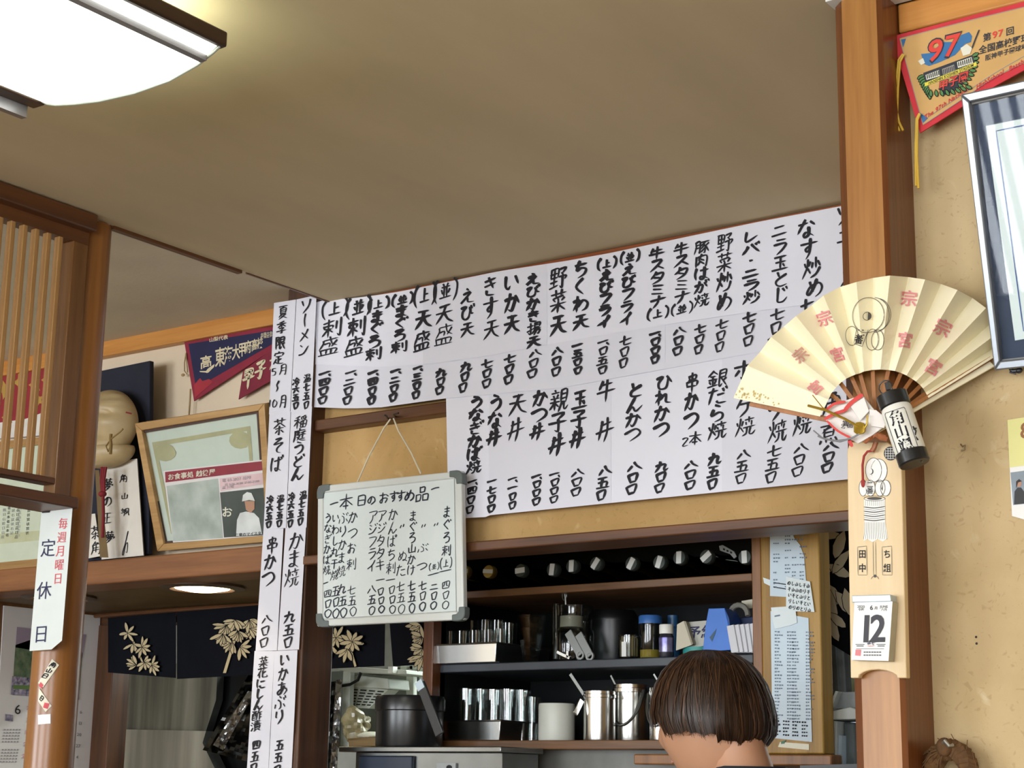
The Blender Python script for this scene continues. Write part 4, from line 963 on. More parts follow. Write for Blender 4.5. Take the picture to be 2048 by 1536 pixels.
m = MB(); m.flat([(1572, 1153), (1620, 1163), (1629, 1224), (1572, 1222)], P, PL2)
r = random.Random(5)
for row in range(5):
    for q in range(6): bchar(m, r.choice('りとしいの山干'), Q, 1578+q*7.6+row*.6, 1166+row*12+q*1.2, 7, 9, 1.3, INK, taper=False)
solo(m, 'handwritten_note', 'handwritten note in black marker overlapping the printed sheet on mustard panel', 'paper', smooth=0)
P, Q = PY(YD-.002), PY(YD-.003)
m = MB(); m.flat([(1541, 1222), (1617, 1236), (1624, 1484), (1545, 1476)], P, PL)
lines(m, Q, 1547, 1622, 1262, 1442, 27, (.03, .36, .5, .86), 9, TXT, .45, .02)
lines(m, Q, 1547, 1622, 1440, 1474, 5, (.0, .25, .5, .75), 10, INK, .5, .05)
solo(m, 'price_list', 'long pale blue printed price list hanging down the mustard panel', 'paper', smooth=0)
P = PY(YD-.0045)
m = MB(); m.flat([(1542, 1215), (1590, 1212), (1594, 1245), (1583, 1250), (1550, 1258), (1545, 1240)], P, PL2); m.flat([(1549, 1231), (1560, 1229), (1560, 1232), (1549, 1234)], PY(YD-.005), TXT)
solo(m, 'memo_slip', 'small white memo slip covering the top of the long price list', 'paper', smooth=0)
m = MB(); m.flat([(1526, 1155), (1541, 1160), (1540, 1172), (1528, 1166)], PY(YD-.001), PL2); solo(m, 'tape_scrap', 'scrap of white tape on mustard panel beside the printed sheet', 'tape', smooth=0)
m = MB(); m.sheet(((1560, 1484), (1618, 1488), (1618, 1500), (1556, 1494)), PY(YD-.001), mat('tape_clear', '#b9b08a', .3), 3, 1); m.flat([(1562, 1483), (1572, 1480), (1568, 1487), (1562, 1488)], PY(YD-.002), mat('green_tag', '#2b6a50', .5)); solo(m, 'packing_tape', 'strip of clear tape under the long price list', 'tape', smooth=0)

# bottles lying on the top shelf, necks to the front (bottle axis along +y, neck at the origin)
GRN = glass('bottle_green', '#3d5f4e', .07, .04, .8); BRN = glass('bottle_dark', '#232a26', .06, .05, .7)
CAPG = mat('cap_gold', '#b39a55', .35, .8); CAPK = mat('cap_dark', '#3a413d', .35); LBW = mat('cap_label', '#d3d5d2', .6, var=.02)
def bottle(name, lab, cat, gm, cm, R, gold):
    t = thing(name, lab, cat, (0, 0, 0), 'bottles lying on the top shelf')
    m = MB(); m.lathe([(.0125, .012), (.0135, .02), (.0125, .05), (.014, .07), (R*.75, .1), (R, .135), (R, .33), (R*.9, .338), (.001, .338)], (0, 0, 0), (0, 1, 0), gm, 28); m.build('body', t)
    m = MB(); m.lathe([(.001, -.0005), (.0145, 0), (.0155, .002), (.0155, .016), (.0145, .018)], (0, 0, 0), (0, 1, 0), cm, 24); m.build('cap', t)
    m = MB()
    if gold: m.box(-.014, .014, -.0016, -.0002, -.004, .005, LBW)
    else: m.box(-.0062, .0062, -.0016, -.0002, -.0132, .0132, LBW)
    m.build('cap_label', t, smooth=0)
    return t
BT = [(926, 1143, 1, 0), (976, 1143, 1, .1), (1040, 1141, 0, 1.5), (1104, 1139, 0, .1), (1143, 1132, 0, 0), (1191, 1127, 0, .6), (1262, 1127, 0, .5), (1318, 1124, 0, .3), (1358, 1115, 0, 0), (1412, 1113, 0, .9), (1489, 1114, 0, -.05)]
NAMES = ['gold capped bottle peeping out beside the whiteboard edge', 'gold capped bottle lying alone left of the green bottles', 'green bottle with label turned sideways, leftmost of the green bottles',
 'green bottle with upright cap label, second of the green bottles', 'green bottle with bright upright cap label, third of the green bottles', 'bottle with tilted cap label above the clear container lid',
 'bottle with slanting cap label above the toothpick cup', 'bottle with slanting cap label above blue lidded jar', 'dark bottle with upright label above the folded cards', 'dark bottle with label nearly sideways above blue plastic stand', 'dark bottle with upright label beside the right shelf post']
pr = [bottle('sake_bottle', NAMES[2], 'bottle', GRN, CAPK, .026, 0), bottle('sake_bottle', NAMES[0], 'bottle', BRN, CAPG, .026, 1), bottle('sake_bottle', NAMES[8], 'bottle', BRN, CAPK, .026, 0)]
used = set()
for k, (px, py, gold, rz) in enumerate(BT):
    kind = 1 if gold else (0 if k < 8 else 2); c = W(px, py, SF+.012)
    rr = .0262
    dz = (t1+rr+.001) - c.z
    src = pr[kind]
    if kind not in used: used.add(kind); o = src; o.location = c; o['label'] = NAMES[k]; LOCS[o.name] = c
    else: o = dup(src, c, NAMES[k])
    o.rotation_mode = 'YXZ'; o.rotation_euler = (-math.asin(max(-.2, min(.2, (c.z-t1-rr)/.33))), rz, 0)
m = MB(); P = PY(SF+.03); c = W(1452, 1100, SF+.03)
m.prism([P(1438, 1092), P(1445, 1090), P(1468, 1103), P(1473, 1113), P(1468, 1117), P(1460, 1108), P(1440, 1101)], (0, .004, 0), mat('tag_grey', '#8b8e8c', .5)); 
for x in (1446, 1453, 1460): m.flat([(x, 1096+(x-1446)*.45), (x+4, 1097.5+(x-1446)*.45), (x+4, 1101+(x-1446)*.45), (x, 1100+(x-1446)*.45)], PY(SF+.029), M_BLACK)
solo(m, 'neck_tag', 'grey perforated plastic tag hooked among the bottles near right shelf post', 'tag', smooth=0)

# ---- stainless steel and glass on the middle shelf
STEEL = mat('stainless', '#dcdcd8', .22, 1, var=.05, vs=8, stretch=(1, 1, .1)); STEELD = mat('stainless_dull', '#8a8c8a', .32, 1, var=.12, vs=5)
GL = glass('tumbler_glass', '#f3f7f6', .09, .03, 1.1)
def tray(name, lab, q, y, dep, z):
    a, b = W(q[0], q[3], y).x, W(q[1], q[3], y).x; z1 = W((q[0]+q[1])/2, q[2], y).z; h = z1-z; ins = h*.16
    t = thing(name, lab, 'tray', ((a+b)/2, y+dep/2, z))
    m = MB(); o = [(a, y), (b, y), (b, y+dep), (a, y+dep)]; i = [(a+ins*.6, y+ins*.5), (b-ins*.6, y+ins*.5), (b-ins*.6, y+dep-ins*.5), (a+ins*.6, y+dep-ins*.5)]
    vs = [(p[0], p[1], z1) for p in o] + [(p[0], p[1], z) for p in i] + [(p[0]+(.003 if p[0] < (a+b)/2 else -.003), p[1]+(.003 if p[1] < y+dep/2 else -.003), z1) for p in o] + [(p[0], p[1], z+.002) for p in i]
    fs = [(k, (k+1) % 4, 4+(k+1) % 4, 4+k) for k in range(4)] + [(4, 5, 6, 7), (8, 9, 1, 0), (9, 10, 2, 1), (10, 11, 3, 2), (11, 8, 0, 3), (8, 12, 13, 9), (9, 13, 14, 10), (10, 14, 15, 11), (11, 15, 12, 8), (12, 15, 14, 13)]
    m.mesh(vs, fs, STEEL); m.build('pan', t, smooth=20, bevel=.006, seg=3)
    m = MB(); m.tube([(a-.002, y-.002, z1), (b+.002, y-.002, z1), (b+.002, y+dep, z1), (a-.002, y+dep, z1), (a-.002, y-.002, z1)], .0022, STEEL); m.build('rolled_rim', t)
    return z+.002
tz = tray('steel_tray', 'stainless tray of small glasses on the middle shelf beneath the whiteboard corner', (864, 992, 1288, 1322), SF-.02, .22, t2+.0005)
tz2 = tray('steel_tray', 'stainless tray under tall glasses on the bottom shelf beside black ice bucket', (884, 1000, 1442, 1476), SF+.0, .24, t3+.0005)
def tumbler(name, lab, r0, r1, h, grp, facets=24):
    t = MB(); t.lathe([(r0*.96, 0), (r0, .003), (r1, h), (r1-.0018, h), (r0-.002, .012), (.001, .01)], (0, 0, 0), (0, 0, 1), GL, facets); return solo(t, name, lab, 'glass', grp, smooth=50)
PXM = 1000*0+1
g1 = None
ROWA = [(893, 1263, .03), (921, 1262, .03), (947, 1261, .03), (972, 1260, .03), (996, 1258, .028), (905, 1243, .12), (936, 1242, .12), (966, 1240, .12), (992, 1241, .12), (1014, 1246, .13)]
la = ['first small glass in front row of the middle shelf tray', 'second small glass in front row of the middle shelf tray', 'third small glass in front row of the middle shelf tray', 'fourth small glass in front row of the middle shelf tray', 'last small glass in front row, nearest the tall stacked tumblers',
      'first glass of back row in the middle shelf tray', 'second glass of back row in the middle shelf tray', 'third glass of back row in the middle shelf tray', 'fourth glass of back row in the middle shelf tray', 'small glass behind tray end beside the tall stacked tumblers']
for k, (px, py, dy) in enumerate(ROWA):
    top = W(px, py, SF+dy); zz = tz if k < 9 else t2
    h = top.z-zz; r = .0175 if k < 5 else .0195
    if g1 is None: g1 = tumbler('small_glass', la[k], .9, 1.0, 1.0, 'small glasses on the middle shelf'); o = g1
    else: o = g1.copy(); COL.objects.link(o); o['label'] = la[k]
    o.scale = (r, r, h); o.location = (top.x, SF+dy+.01, zz+.0005)
# unit-size mesh above has fixed wall offsets; rebuild with true proportions
me = g1.data
m = MB(); m.lathe([(.86, 0), (.9, .02), (1, 1), (.93, 1), (.82, .09), (.01, .08)], (0, 0, 0), (0, 0, 1), GL, 28)
tmp = m.build('tmp', smooth=50); nm = tmp.data; bpy.data.objects.remove(tmp)
for o in list(COL.objects):
    if o.type == 'MESH' and o.data == me: o.data = nm
m = MB(); a = W(881, 1240, SF+.02); 
m.beam(W(884, 1286, SF+.012)+Vector((0, 0, .002)), W(876, 1236, SF+.03), .014, .004, STEEL); solo(m, 'steel_tongs', 'upright steel tongs standing at the left end of the middle shelf tray', 'tongs', bevel=.001)
# tall stacked tumblers
c = W(1062, 1324, SF+.03)
t = thing('tumbler_stack', 'two tall faceted tumblers nested together right of the small glasses', 'glass', (c.x, c.y, t2))
for k, (z0, h, r0, r1) in enumerate(((0, W(1060, 1258, SF+.03).z-t2, .019, .031), (.03, W(1060, 1232, SF+.03).z-t2-.03, .0205, .0345))):
    m = MB(); z = t2+z0+.0005
    m.lathe([(r0*.9, 0), (r0, .006), (r1, h), (r1-.002, h), (r0-.003, .016), (.001, .012)], (c.x, c.y, z), (0, 0, 1), GL, 10); m.build('tumbler', t, smooth=15)
# clear plastic container with scoops, black pot behind
c = W(1147, 1320, SF+.06); CLR = glass('clear_plastic', '#d3d9d8', .06, .08, .6)
t = thing('clear_container', 'clear plastic lidded container with pale inner band and two hanging scoops', 'container', (c.x, c.y, t2))
r = .048; hz = W(1147, 1213, SF+.06).z-t2
m = MB(); m.lathe([(r*.97, .0005), (r, .004), (r, hz*.5), (r*.97, hz*.56), (r*.9, hz*.6), (r*.9, hz*.9), (r*.94, hz)], c+Vector((0, 0, t2-c.z)), (0, 0, 1), CLR, 32); m.build('jar', t)
m = MB(); z = W(1150, 1256, SF+.06).z; m.lathe([(.0265, 0), (.0265, W(1150, 1234, SF+.06).z-z)], (c.x+.004, c.y-.015, z), (0, 0, 1), mat('band_cream', '#b9b2a0', .5), 24); m.build('inner_band', t)
m = MB(); m.tube([W(1113, 1318, SF+.03), W(1113, 1208, SF+.03)], .009, glass('smoke_plastic', '#8f9695', .06, .1), 14); m.build('side_tube', t)
m = MB(); m.tube([W(1132, 1210, SF+.03), W(1131, 1195, SF+.03), W(1129, 1183, SF+.03)], .003, STEELD); m.tube([W(1129, 1190, SF+.03)+Vector((.006*math.cos(k), 0, .012*math.sin(k))) for k in [q*.5 for q in range(14)]], .0015, STEELD); m.build('hook', t)
SC_M = mat('scoop_plastic', '#8f9392', .35, var=.03)
for q0, q1 in (((1136, 1264), (1161, 1310)), ((1157, 1268), (1180, 1312))):
    m = MB(); p, q = W(*q0, SF+.008), W(*q1, SF+.004); m.beam(p, q, .005, .019, SC_M, (0, 1, 0)) if False else m.beam(p, q, .019, .004, SC_M, (0, 1, 0))
    m.lathe([(.0105, -.003), (.0105, .003), (.006, .003), (.006, -.003), (.0105, -.003)], q, (0, 1, 0), SC_M, 18, False); m.build('scoop', t, bevel=.001)
m = MB(); m.beam(W(1115, 1304, SF+.012), W(1140, 1316, SF+.012), .006, .006, STEEL); m.beam(W(1136, 1302, SF+.012), W(1136, 1316, SF+.012), .006, .006, STEEL); m.build('clip', t)
c = W(1226, 1318, SF+.16); m = MB(); h = W(1226, 1222, SF+.16).z-t2
m.lathe([(.055, .0005), (.058, .01), (.058, h*.8), (.06, h*.8), (.06, h*.86), (.05, h), (.001, h)], (c.x, c.y, t2), (0, 0, 1), mat('black_pot', '#0d0e10', .35), 32); solo(m, 'black_pot', 'black lidded pot in shadow between clear container and toothpick cup', 'pot')
# toothpicks, jar, medicine bottle, cards ...
c = W(1259, 1318, SF+.03)
t = thing('toothpick_cup', 'clear cup packed with wooden toothpicks on the middle shelf', 'cup', (c.x, c.y, t2))
hz = W(1259, 1271, SF+.03).z-t2
m = MB(); m.lathe([(.024, .0005), (.0255, .003), (.0255, hz), (.0243, hz), (.023, .006), (.001, .005)], (c.x, c.y, t2), (0, 0, 1), CLR, 28); m.build('cup', t)
m = MB(); rr = random.Random(4); TP = mat('toothpick_wood', '#c9ab80', .7)
for k in range(90):
    a, d = rr.uniform(0, 6.28), .0215*math.sqrt(rr.random()); x, y = c.x+d*math.cos(a), c.y+d*math.sin(a)
    m.beam((x, y, t2+.006), (x+rr.uniform(-.001, .001), y, t2+hz*rr.uniform(.8, .97)), .0019, .0019, TP)
o = m.build('toothpicks', t, smooth=0); o['kind'] = 'stuff'
m = MB(); p = W(1248, 1300, SF+.0035); m.box(p.x-.006, p.x+.006, p.y-.0006, p.y, p.z-.014, p.z+.018, LBW); m.build('paper_label', t, smooth=0)
c = W(1301, 1316, SF+.04); hz = W(1301, 1248, SF+.04).z-t2
t = thing('plastic_jar', 'clear plastic jar with blue lid and a little yellow powder left', 'jar', (c.x, c.y, t2))
m = MB(); m.lathe([(.023, .0005), (.0245, .004), (.0245, hz), (.001, hz)], (c.x, c.y, t2), (0, 0, 1), CLR, 28); m.build('body', t)
m = MB(); m.lathe([(.0225, .001), (.0228, .018), (.001, .019)], (c.x, c.y, t2+.0015), (0, 0, 1), mat('mustard_powder', '#a98f2c', .8), 24); m.build('powder', t)
m = MB(); m.lathe([(.026, 0), (.026, .015), (.024, .018), (.001, .018)], (c.x, c.y, t2+hz), (0, 0, 1), mat('lid_blue', '#2f5f9e', .4), 28); m.build('lid', t)
c = W(1333, 1314, SF+.02); hz = W(1333, 1266, SF+.02).z-t2
t = thing('medicine_bottle', 'small dark bottle with white cap and violet silver label beside blue lidded jar', 'bottle', (c.x, c.y, t2))
m = MB(); m.lathe([(.0145, .0005), (.016, .003), (.016, hz*.86), (.012, hz*.98), (.012, hz), (.001, hz)], (c.x, c.y, t2), (0, 0, 1), mat('bottle_smoke', '#2a2a33', .25), 24); m.build('body', t)
m = MB(); m.lathe([(.0163, .012), (.0163, hz*.8)], (c.x, c.y, t2), (0, 0, 1), mat('label_silver', '#8f8fa0', .3, .6, c2='#4c4490', vs=40), 24, False); m.build('label_band', t)
m = MB(); m.lathe([(.015, 0), (.0155, .002), (.0155, .018), (.0145, .02), (.001, .02)], (c.x, c.y, t2+hz-.002), (0, 0, 1), mat('cap_white_plastic', '#d9d9d2', .5), 24); m.build('cap', t)
c = W(1346, 1312, SF+.1); m = MB(); h = W(1346, 1231, SF+.1).z-t2; m.lathe([(.016, .0005), (.017, .004), (.017, h*.7), (.012, h*.75), (.012, h), (.001, h)], (c.x, c.y, t2), (0, 0, 1), mat('spray_blue', '#25537c', .4), 22); solo(m, 'spray_bottle', 'slim blue bottle standing behind the white capped medicine bottle', 'bottle')
CRDM = mat('card_beige', '#b9b39f', .6, var=.02)
m = MB(); P = PY(SF+.02); m.prism([P(1354, 1249), P(1367, 1242), P(1383, 1290), P(1352, 1301)], (0, .002, 0), CRDM); m.prism([P(1367, 1242), P(1372, 1243), P(1386, 1288), P(1383, 1290)], (0, .012, .0), mat('card_shaded', '#8c8673', .6)); solo(m, 'folded_card', 'folded beige card leaning against the reserved sign on middle shelf', 'card', smooth=0)  # the folded side is the same beige, shade put into its colour
m = MB(); P = PY(SF+.035); m.prism([P(1366, 1245), P(1424, 1240), P(1422, 1290), P(1376, 1296)], (0, .002, 0), mat('card_grey', '#a9a9a0', .6, var=.02)); ptext(m, '予約', PY(SF+.034), 1402, 1264, 27, NAVY, ux=(1, -.06), uy=(-.1, 1)); solo(m, 'reserved_sign', 'grey table card with navy reservation characters partly behind the blue stand', 'sign', smooth=0)
m = MB(); c = W(1385, 1302, SF+.03); TE = mat('teal_tape', '#2f8a86', .5); m.lathe([(.036, 0), (.036, .022), (.022, .022), (.022, 0), (.036, 0)], (c.x, c.y+.03, t2+.0005), (0, 0, 1), TE, 32, False); solo(m, 'tape_roll', 'teal roll of tape lying flat under the reserved sign', 'tape')
BL = mat('stand_blue', '#2f6cc4', .45, var=.03)
m = MB(); P = PY(SF+.01); P2_ = PY(SF+.05)
f = [(1417, 1217), (1449, 1216), (1456, 1245), (1461, 1300), (1405, 1304), (1411, 1250)]
m.prism([P(*q) for q in f], (0, .006, 0), BL); m.prism([P(1449, 1216), P(1458, 1236), P(1466, 1300), P(1461, 1300), P(1456, 1245)], (.0, .05, 0), mat('stand_blue_shaded', '#1d4386', .5)); m.flat([(1419, 1275), (1433, 1257), (1430, 1268), (1424, 1283)], PY(SF+.009), mat('stand_scuff', '#3b586e', .6))  # side face: same blue plastic with its shade painted in
solo(m, 'plastic_stand', 'bright blue plastic card stand with worn sticker on the middle shelf', 'stand', bevel=.001)
m = MB(); P = PY(SF+.05); c = W(1478, 1238, SF+.05)
m.tube([c+Vector((.021*math.cos(k), .004*math.sin(k*2), .03*math.sin(k))) for k in [q*math.pi*1.5/16+.2 for q in range(17)]], .006, mat('strap_grey', '#77756c', .6), 8); solo(m, 'cable_loop', 'loop of thick grey strap standing between blue stand and white napkins', 'strap')
NAP = mat('napkin_white', '#c9cad0', .7, var=.02)
t = thing('napkin_stack', 'stack of folded white paper napkins leaning beside right shelf post', 'napkins', W(1480, 1305, SF+.02))
for k in range(5):
    m = MB(); P = PY(SF+.005+.004*k); a = 1453+k*10; m.prism([P(a, 1252-k*.8), P(a+14, 1249-k*.8), P(a+24-k*.6, 1304), P(a+9, 1306)], (.004, .03, 0), NAP); m.build('napkin', t, bevel=.001)
m = MB(); P = PY(SF+.08); m.prism([P(1483, 1202), P(1507, 1198), P(1508, 1216), P(1485, 1218)], (0, .01, 0), CRDM); solo(m, 'white_card', 'blank pale card standing behind the napkins at right shelf post', 'card', smooth=0)
m = MB(); P = PY(SF+.07); m.prism([P(1461, 1238), P(1508, 1232), P(1508, 1298), P(1470, 1300)], (0, .04, 0), mat('box_navy', '#1d2d55', .5)); solo(m, 'navy_box', 'dark blue box behind the white napkins on middle shelf', 'box', bevel=.002)

# ---- bottom shelf: tall glasses over the tray, canister, ice pails
TG = None
lb_ = ['first tall glass from the ice bucket on the bottom shelf', 'second tall glass from the ice bucket on bottom shelf', 'third tall glass from the ice bucket on bottom shelf', 'fourth tall glass from the ice bucket on bottom shelf', 'fifth tall glass from the ice bucket on bottom shelf', 'front glass at the right end of the tall glass row', 'short glass behind the right end of tall glass row', 'last small glass before the white canister']
for k, (px, pt_, dy) in enumerate(((876, 1374, .04), (899, 1376, .1), (927, 1377, .04), (955, 1378, .1), (981, 1379, .04), (1010, 1378, .06), (1038, 1380, .09), (1058, 1394, .12))):
    top = W(px, pt_, SF+dy); zz = tz2 if k < 5 else t3
    if k == 0: zz = t3
    h = top.z-zz; r = .021
    m_ = nm
    o = bpy.data.objects.new('tall_glass', nm); COL.objects.link(o); tag(o, lb_[k], 'glass', 'tall glasses on the bottom shelf'); o.scale = (r, r, h); o.location = (top.x, SF+dy+.015, zz+.0005)
c = W(1113, 1480, SF+.06); m = MB(); h = W(1113, 1406, SF+.03).z-t3; r = (W(1146, 1440, SF+.06)-W(1081, 1440, SF+.06)).length/2*.93
m.lathe([(r*.97, .0005), (r, .004), (r, h-.004), (r*.97, h), (r*.9, h), (r*.9, .01), (.001, .01)], (c.x, c.y, t3), (0, 0, 1), mat('canister_white', '#c9cbc2', .4, var=.02), 40); solo(m, 'canister', 'plain white cylindrical canister on the bottom shelf beside ice pails', 'canister')
def pail(lab, px, pb, pt_, hw, dy, lid):
    c = W(px, pb, SF+dy); r = (W(px+hw, 1440, SF+dy)-W(px-hw, 1440, SF+dy)).length/2*.93; h = W(px, pt_, SF+dy).z-t3
    t = thing('ice_pail', lab, 'ice pail', (c.x, c.y, t3), 'steel ice pails on the bottom shelf')
    m = MB(); m.lathe([(r*.96, .0005), (r*.98, .004), (r*.98, h*.86), (r*1.02, h*.87), (r*1.02, h*.93), (r*.98, h*.94), (r*.98, h), (r*.94, h), (r*.93, .012), (.001, .012)], (c.x, c.y, t3), (0, 0, 1), STEEL, 44); m.build('body', t)
    m = MB()
    if lid == 0:
        p = Vector((c.x-r*.75, c.y-r*.72, t3+h*.82)); q = W(1150, 1428, SF+dy-r-.012); m.beam(p+Vector((0, -.004, 0)), q, .004, .014, STEEL, (0, 0, 1))
    else:
        pts = [Vector((c.x-r*1.03*math.cos(a), c.y-r*.75*abs(math.sin(a))-.012, t3+h*.9-h*.62*math.sin(a))) for a in [k*math.pi/14 for k in range(15)]]
        m.tube(pts, .0034, STEELD, 8)
    m.build('handle', t, bevel=.001 if lid == 0 else 0)
    m = MB()
    for s in (-1, 1): m.ell((c.x+s*r*.99, c.y-.004, t3+h*.88), (.004, .006, .006), STEELD, 10, 8)
    m.build('handle_lug', t)
    return c, r, h
pail('stainless ice pail with flat handle hanging at its left side', 1199, 1480, 1383, 30, .06, 0)
pail('stainless ice pail with curved wire handle across its front', 1262, 1480, 1370, 34, .125, 1)
pail('stainless ice pail mostly hidden behind the person', 1327, 1480, 1376, 26, .07, 2)
for k, (a, b, dy, lab) in enumerate((((1141, 1348), (1170, 1392), .06, 'long steel tongs rising slantwise out of the flat handled ice pail'), ((1222, 1351), (1243, 1392), .1, 'thin steel tongs in the ice pail with wire handle'), ((1308, 1348), (1330, 1384), .08, 'thin steel tongs in the pail behind the person'))):
    m = MB(); m.beam(W(*a, SF+dy), W(*b, SF+dy), .0075 if k == 0 else .004, .003, STEELD, (0, 1, 0)); m.beam(W(a[0]+3, a[1]+4, SF+dy+.006), W(b[0]+2, b[1], SF+dy+.006), .006, .002, STEELD, (0, 1, 0)); solo(m, 'ice_tongs', lab, 'tongs', 'ice tongs in the pails')

# ---- counter with black ice bucket, left of the shelf
CY = 3.06
zc = W(800, 1493, CY).z
x0, x1 = W(677, 1500, CY).x, W(1002, 1508, CY).x
t = thing('steel_counter', 'stainless refrigerated counter with dark door at the bottom edge of view', 'counter', ((x0+x1)/2, CY+.1, 0))
m = MB(); m.box(x0, x1, CY, SF-.03, zc-.012, zc, STEELD); m.build('worktop', t, bevel=.002)
m = MB(); m.box(x0+.035, x1-.01, CY+.02, SF-.035, .1, zc-.012, STEELD); m.build('body', t, bevel=.002)
a, b = W(718, 1520, CY+.01).x, W(825, 1520, CY+.01).x
m = MB(); m.box(a, b, CY+.008, CY+.02, .2, zc-.02, mat('door_dark', '#2a3444', .3, .3)); m.build('door', t, bevel=.003)
p, q = W(872, 1526, CY+.012), W(910, 1540, CY+.012)
m = MB(); m.box(p.x, q.x, CY+.014, CY+.02, q.z-.004, p.z, mat('badge_grey', '#9aa0a2', .4)); m.ell(((p.x+q.x)/2+.009, CY+.0135, p.z-.009), (.008, .0012, .005), INK, 14, 8); m.build('badge', t, smooth=0)
c = W(818, 1490, CY+.08); r = (W(877, 1440, CY+.08)-W(760, 1440, CY+.08)).length/2*.94; h = W(818, 1393, CY+.08).z-zc
BK = mat('bucket_black', '#141517', .28, var=.1)
t = thing('ice_bucket', 'black lidded ice bucket with broad flat handle on the steel counter', 'ice bucket', (c.x, c.y, zc))
m = MB(); m.lathe([(r*.93, .0005), (r*.95, .004), (r*.96, h*.68), (r*.96, h*.7)], (c.x, c.y, zc), (0, 0, 1), BK, 48); m.build('body', t)
m = MB(); m.lathe([(r*.97, h*.7), (r, h*.72), (r, h*.93), (r*.96, h), (r*.5, h*1.01), (.001, h*1.01)], (c.x, c.y, zc), (0, 0, 1), BK, 48); m.build('lid', t)
m = MB(); p, q = W(841, 1366, CY-.04), W(880, 1470, CY-.04); m.beam(p, q, .024, .006, mat('handle_black', '#232527', .35), (0, 1, 0)); m.build('handle', t, bevel=.002)
m = MB(); m.beam(p+Vector((-.004, -.001, .004)), p+Vector((.006, -.001, -.014))+(q-p)*.0, .02, .007, MATS['list_paper'], (0, 1, 0)); m.build('handle_clip', t)
# ---- things further back in the kitchen
YK = 4.1; WH = mat('appliance_white', '#c3c9bd', .45, var=.02); WH2 = mat('appliance_grille', '#b7bcae', .5)
t = thing('kitchen_appliance', 'white kitchen appliance with slotted sloping grille and upright pole behind ice bucket', 'appliance', W(740, 1500, YK))
P = PY(YK-.12)
m = MB(); m.prism([P(645, 1327), P(690, 1333), P(812, 1340), P(812, 1349), P(700, 1345), P(660, 1336)], (0, .16, 0), WH); m.build('top_plate', t, bevel=.003)
m = MB(); m.pix(776, 786, 1333, 1346, YK-.14, .02, mat('clip_white', '#e6eae2', .4)); m.build('clip', t)
m = MB(); m.prism([P(686, 1342), P(701, 1342), P(692, 1600), P(676, 1600)], (0, .02, 0), WH); m.build('pole', t, bevel=.002)
P = PY(YK-.08); m = MB(); m.prism([P(700, 1348), P(776, 1357), P(778, 1378), P(700, 1374)], (0, .1, 0), WH); m.build('housing', t, bevel=.004)
P = PY(YK-.075); g = [(699, 1373), (777, 1379), (738, 1417), (699, 1415)]; m = MB(); m.prism([P(*q) for q in g], (0, .05, 0), WH2); P = PY(YK-.0765)
for rw in range(6):
    for cc in range(4):
        u0 = .06+cc*.235; u1 = u0+.17; v = .1+rw*.14
        def gp(u, v): return (g[0][0]*(1-u)*(1-v)+g[1][0]*u*(1-v)+g[2][0]*u*v+g[3][0]*(1-u)*v, g[0][1]*(1-u)*(1-v)+g[1][1]*u*(1-v)+g[2][1]*u*v+g[3][1]*(1-u)*v)
        m.flat([gp(u0, v), gp(u1, v), gp(u1, v+.06), gp(u0, v+.06)], P, M_BLACK)
m.build('grille', t, smooth=0)
m = MB(); P = PY(YK-.14); m.tube([P(676, 1373), P(700, 1369), P(716, 1360), P(722, 1345)], .0045, M_BLACK); m.build('cable', t)
P = PY(YK+.15); m = MB(); m.prism([P(640, 1345), P(860, 1330), P(860, 1600), P(640, 1600)], (0, .02, 0), mat('back_panel_grey', '#707a70', .5, var=.05))
solo(m, 'wall_panel', 'grey green panel of the kitchen behind the white appliance', 'panel', smooth=0)
m = MB(); P = PY(YK+.1)
for a, b in ((812, 826), (838, 850)): m.prism([P(a, 1330), P(b, 1330), P(b, 1400), P(a, 1402)], (0, .02, 0), WH)
m.prism([P(800, 1332), P(856, 1328), P(856, 1338), P(800, 1342)], (0, .03, 0), WH); solo(m, 'pale_frame', 'pale upright frame pieces beneath the narrow noren panel', 'frame', bevel=.002)
m = MB(); P = PY(YK-.42); m.prism([P(696, 1478), P(757, 1474), P(762, 1492), P(697, 1494)], (0, .16, 0), wood('tray_wood', '#7a6136', '#58431f', 'x')); m.prism([P(694, 1477), P(757, 1473), P(757, 1479), P(694, 1482)], (0, .01, 0), wood('tray_wood', '', '')); solo(m, 'wooden_tray', 'small wooden tray holding a clear food bag left of ice bucket', 'tray', bevel=.002)
def lump(seed, amp=.25):
    r = random.Random(seed); w = [(Vector((r.uniform(-1, 1), r.uniform(-1, 1), r.uniform(-1, 1)))*r.uniform(2, 6), r.uniform(0, 6)) for _ in range(7)]
    return lambda d: d*(1+amp*sum(math.sin(d.dot(a)+p) for a, p in w)/4)
a_, b_ = W(680, 1494, YK-.42), W(775, 1494, YK-.42); m = MB(); m.box(a_.x, b_.x, YK-.43, YK-.25, 0, min(a_.z, b_.z)-.003, mat('cabinet_grey', '#8a8e88', .5)); solo(m, 'storage_cabinet', 'grey storage cabinet carrying the small wooden tray behind the steel counter', 'cabinet', bevel=.003)
c = W(717, 1459, YK-.36); m = MB(); BAG = mat('bag_clear', '#a39a78', .25, c2='#6d6445', vs=26); m.ell(c+Vector((0, 0, .01)), (.036, .035, .038), BAG, 26, 18, lump(4, .6)); m.ell(W(741, 1472, YK-.36), (.03, .04, .012), mat('rice_ball', '#c9c6b4', .6), 22, 12, lump(9, .12)); solo(m, 'food_bag', 'crumpled clear bag of food lying on the small wooden tray', 'bag', smooth=14)
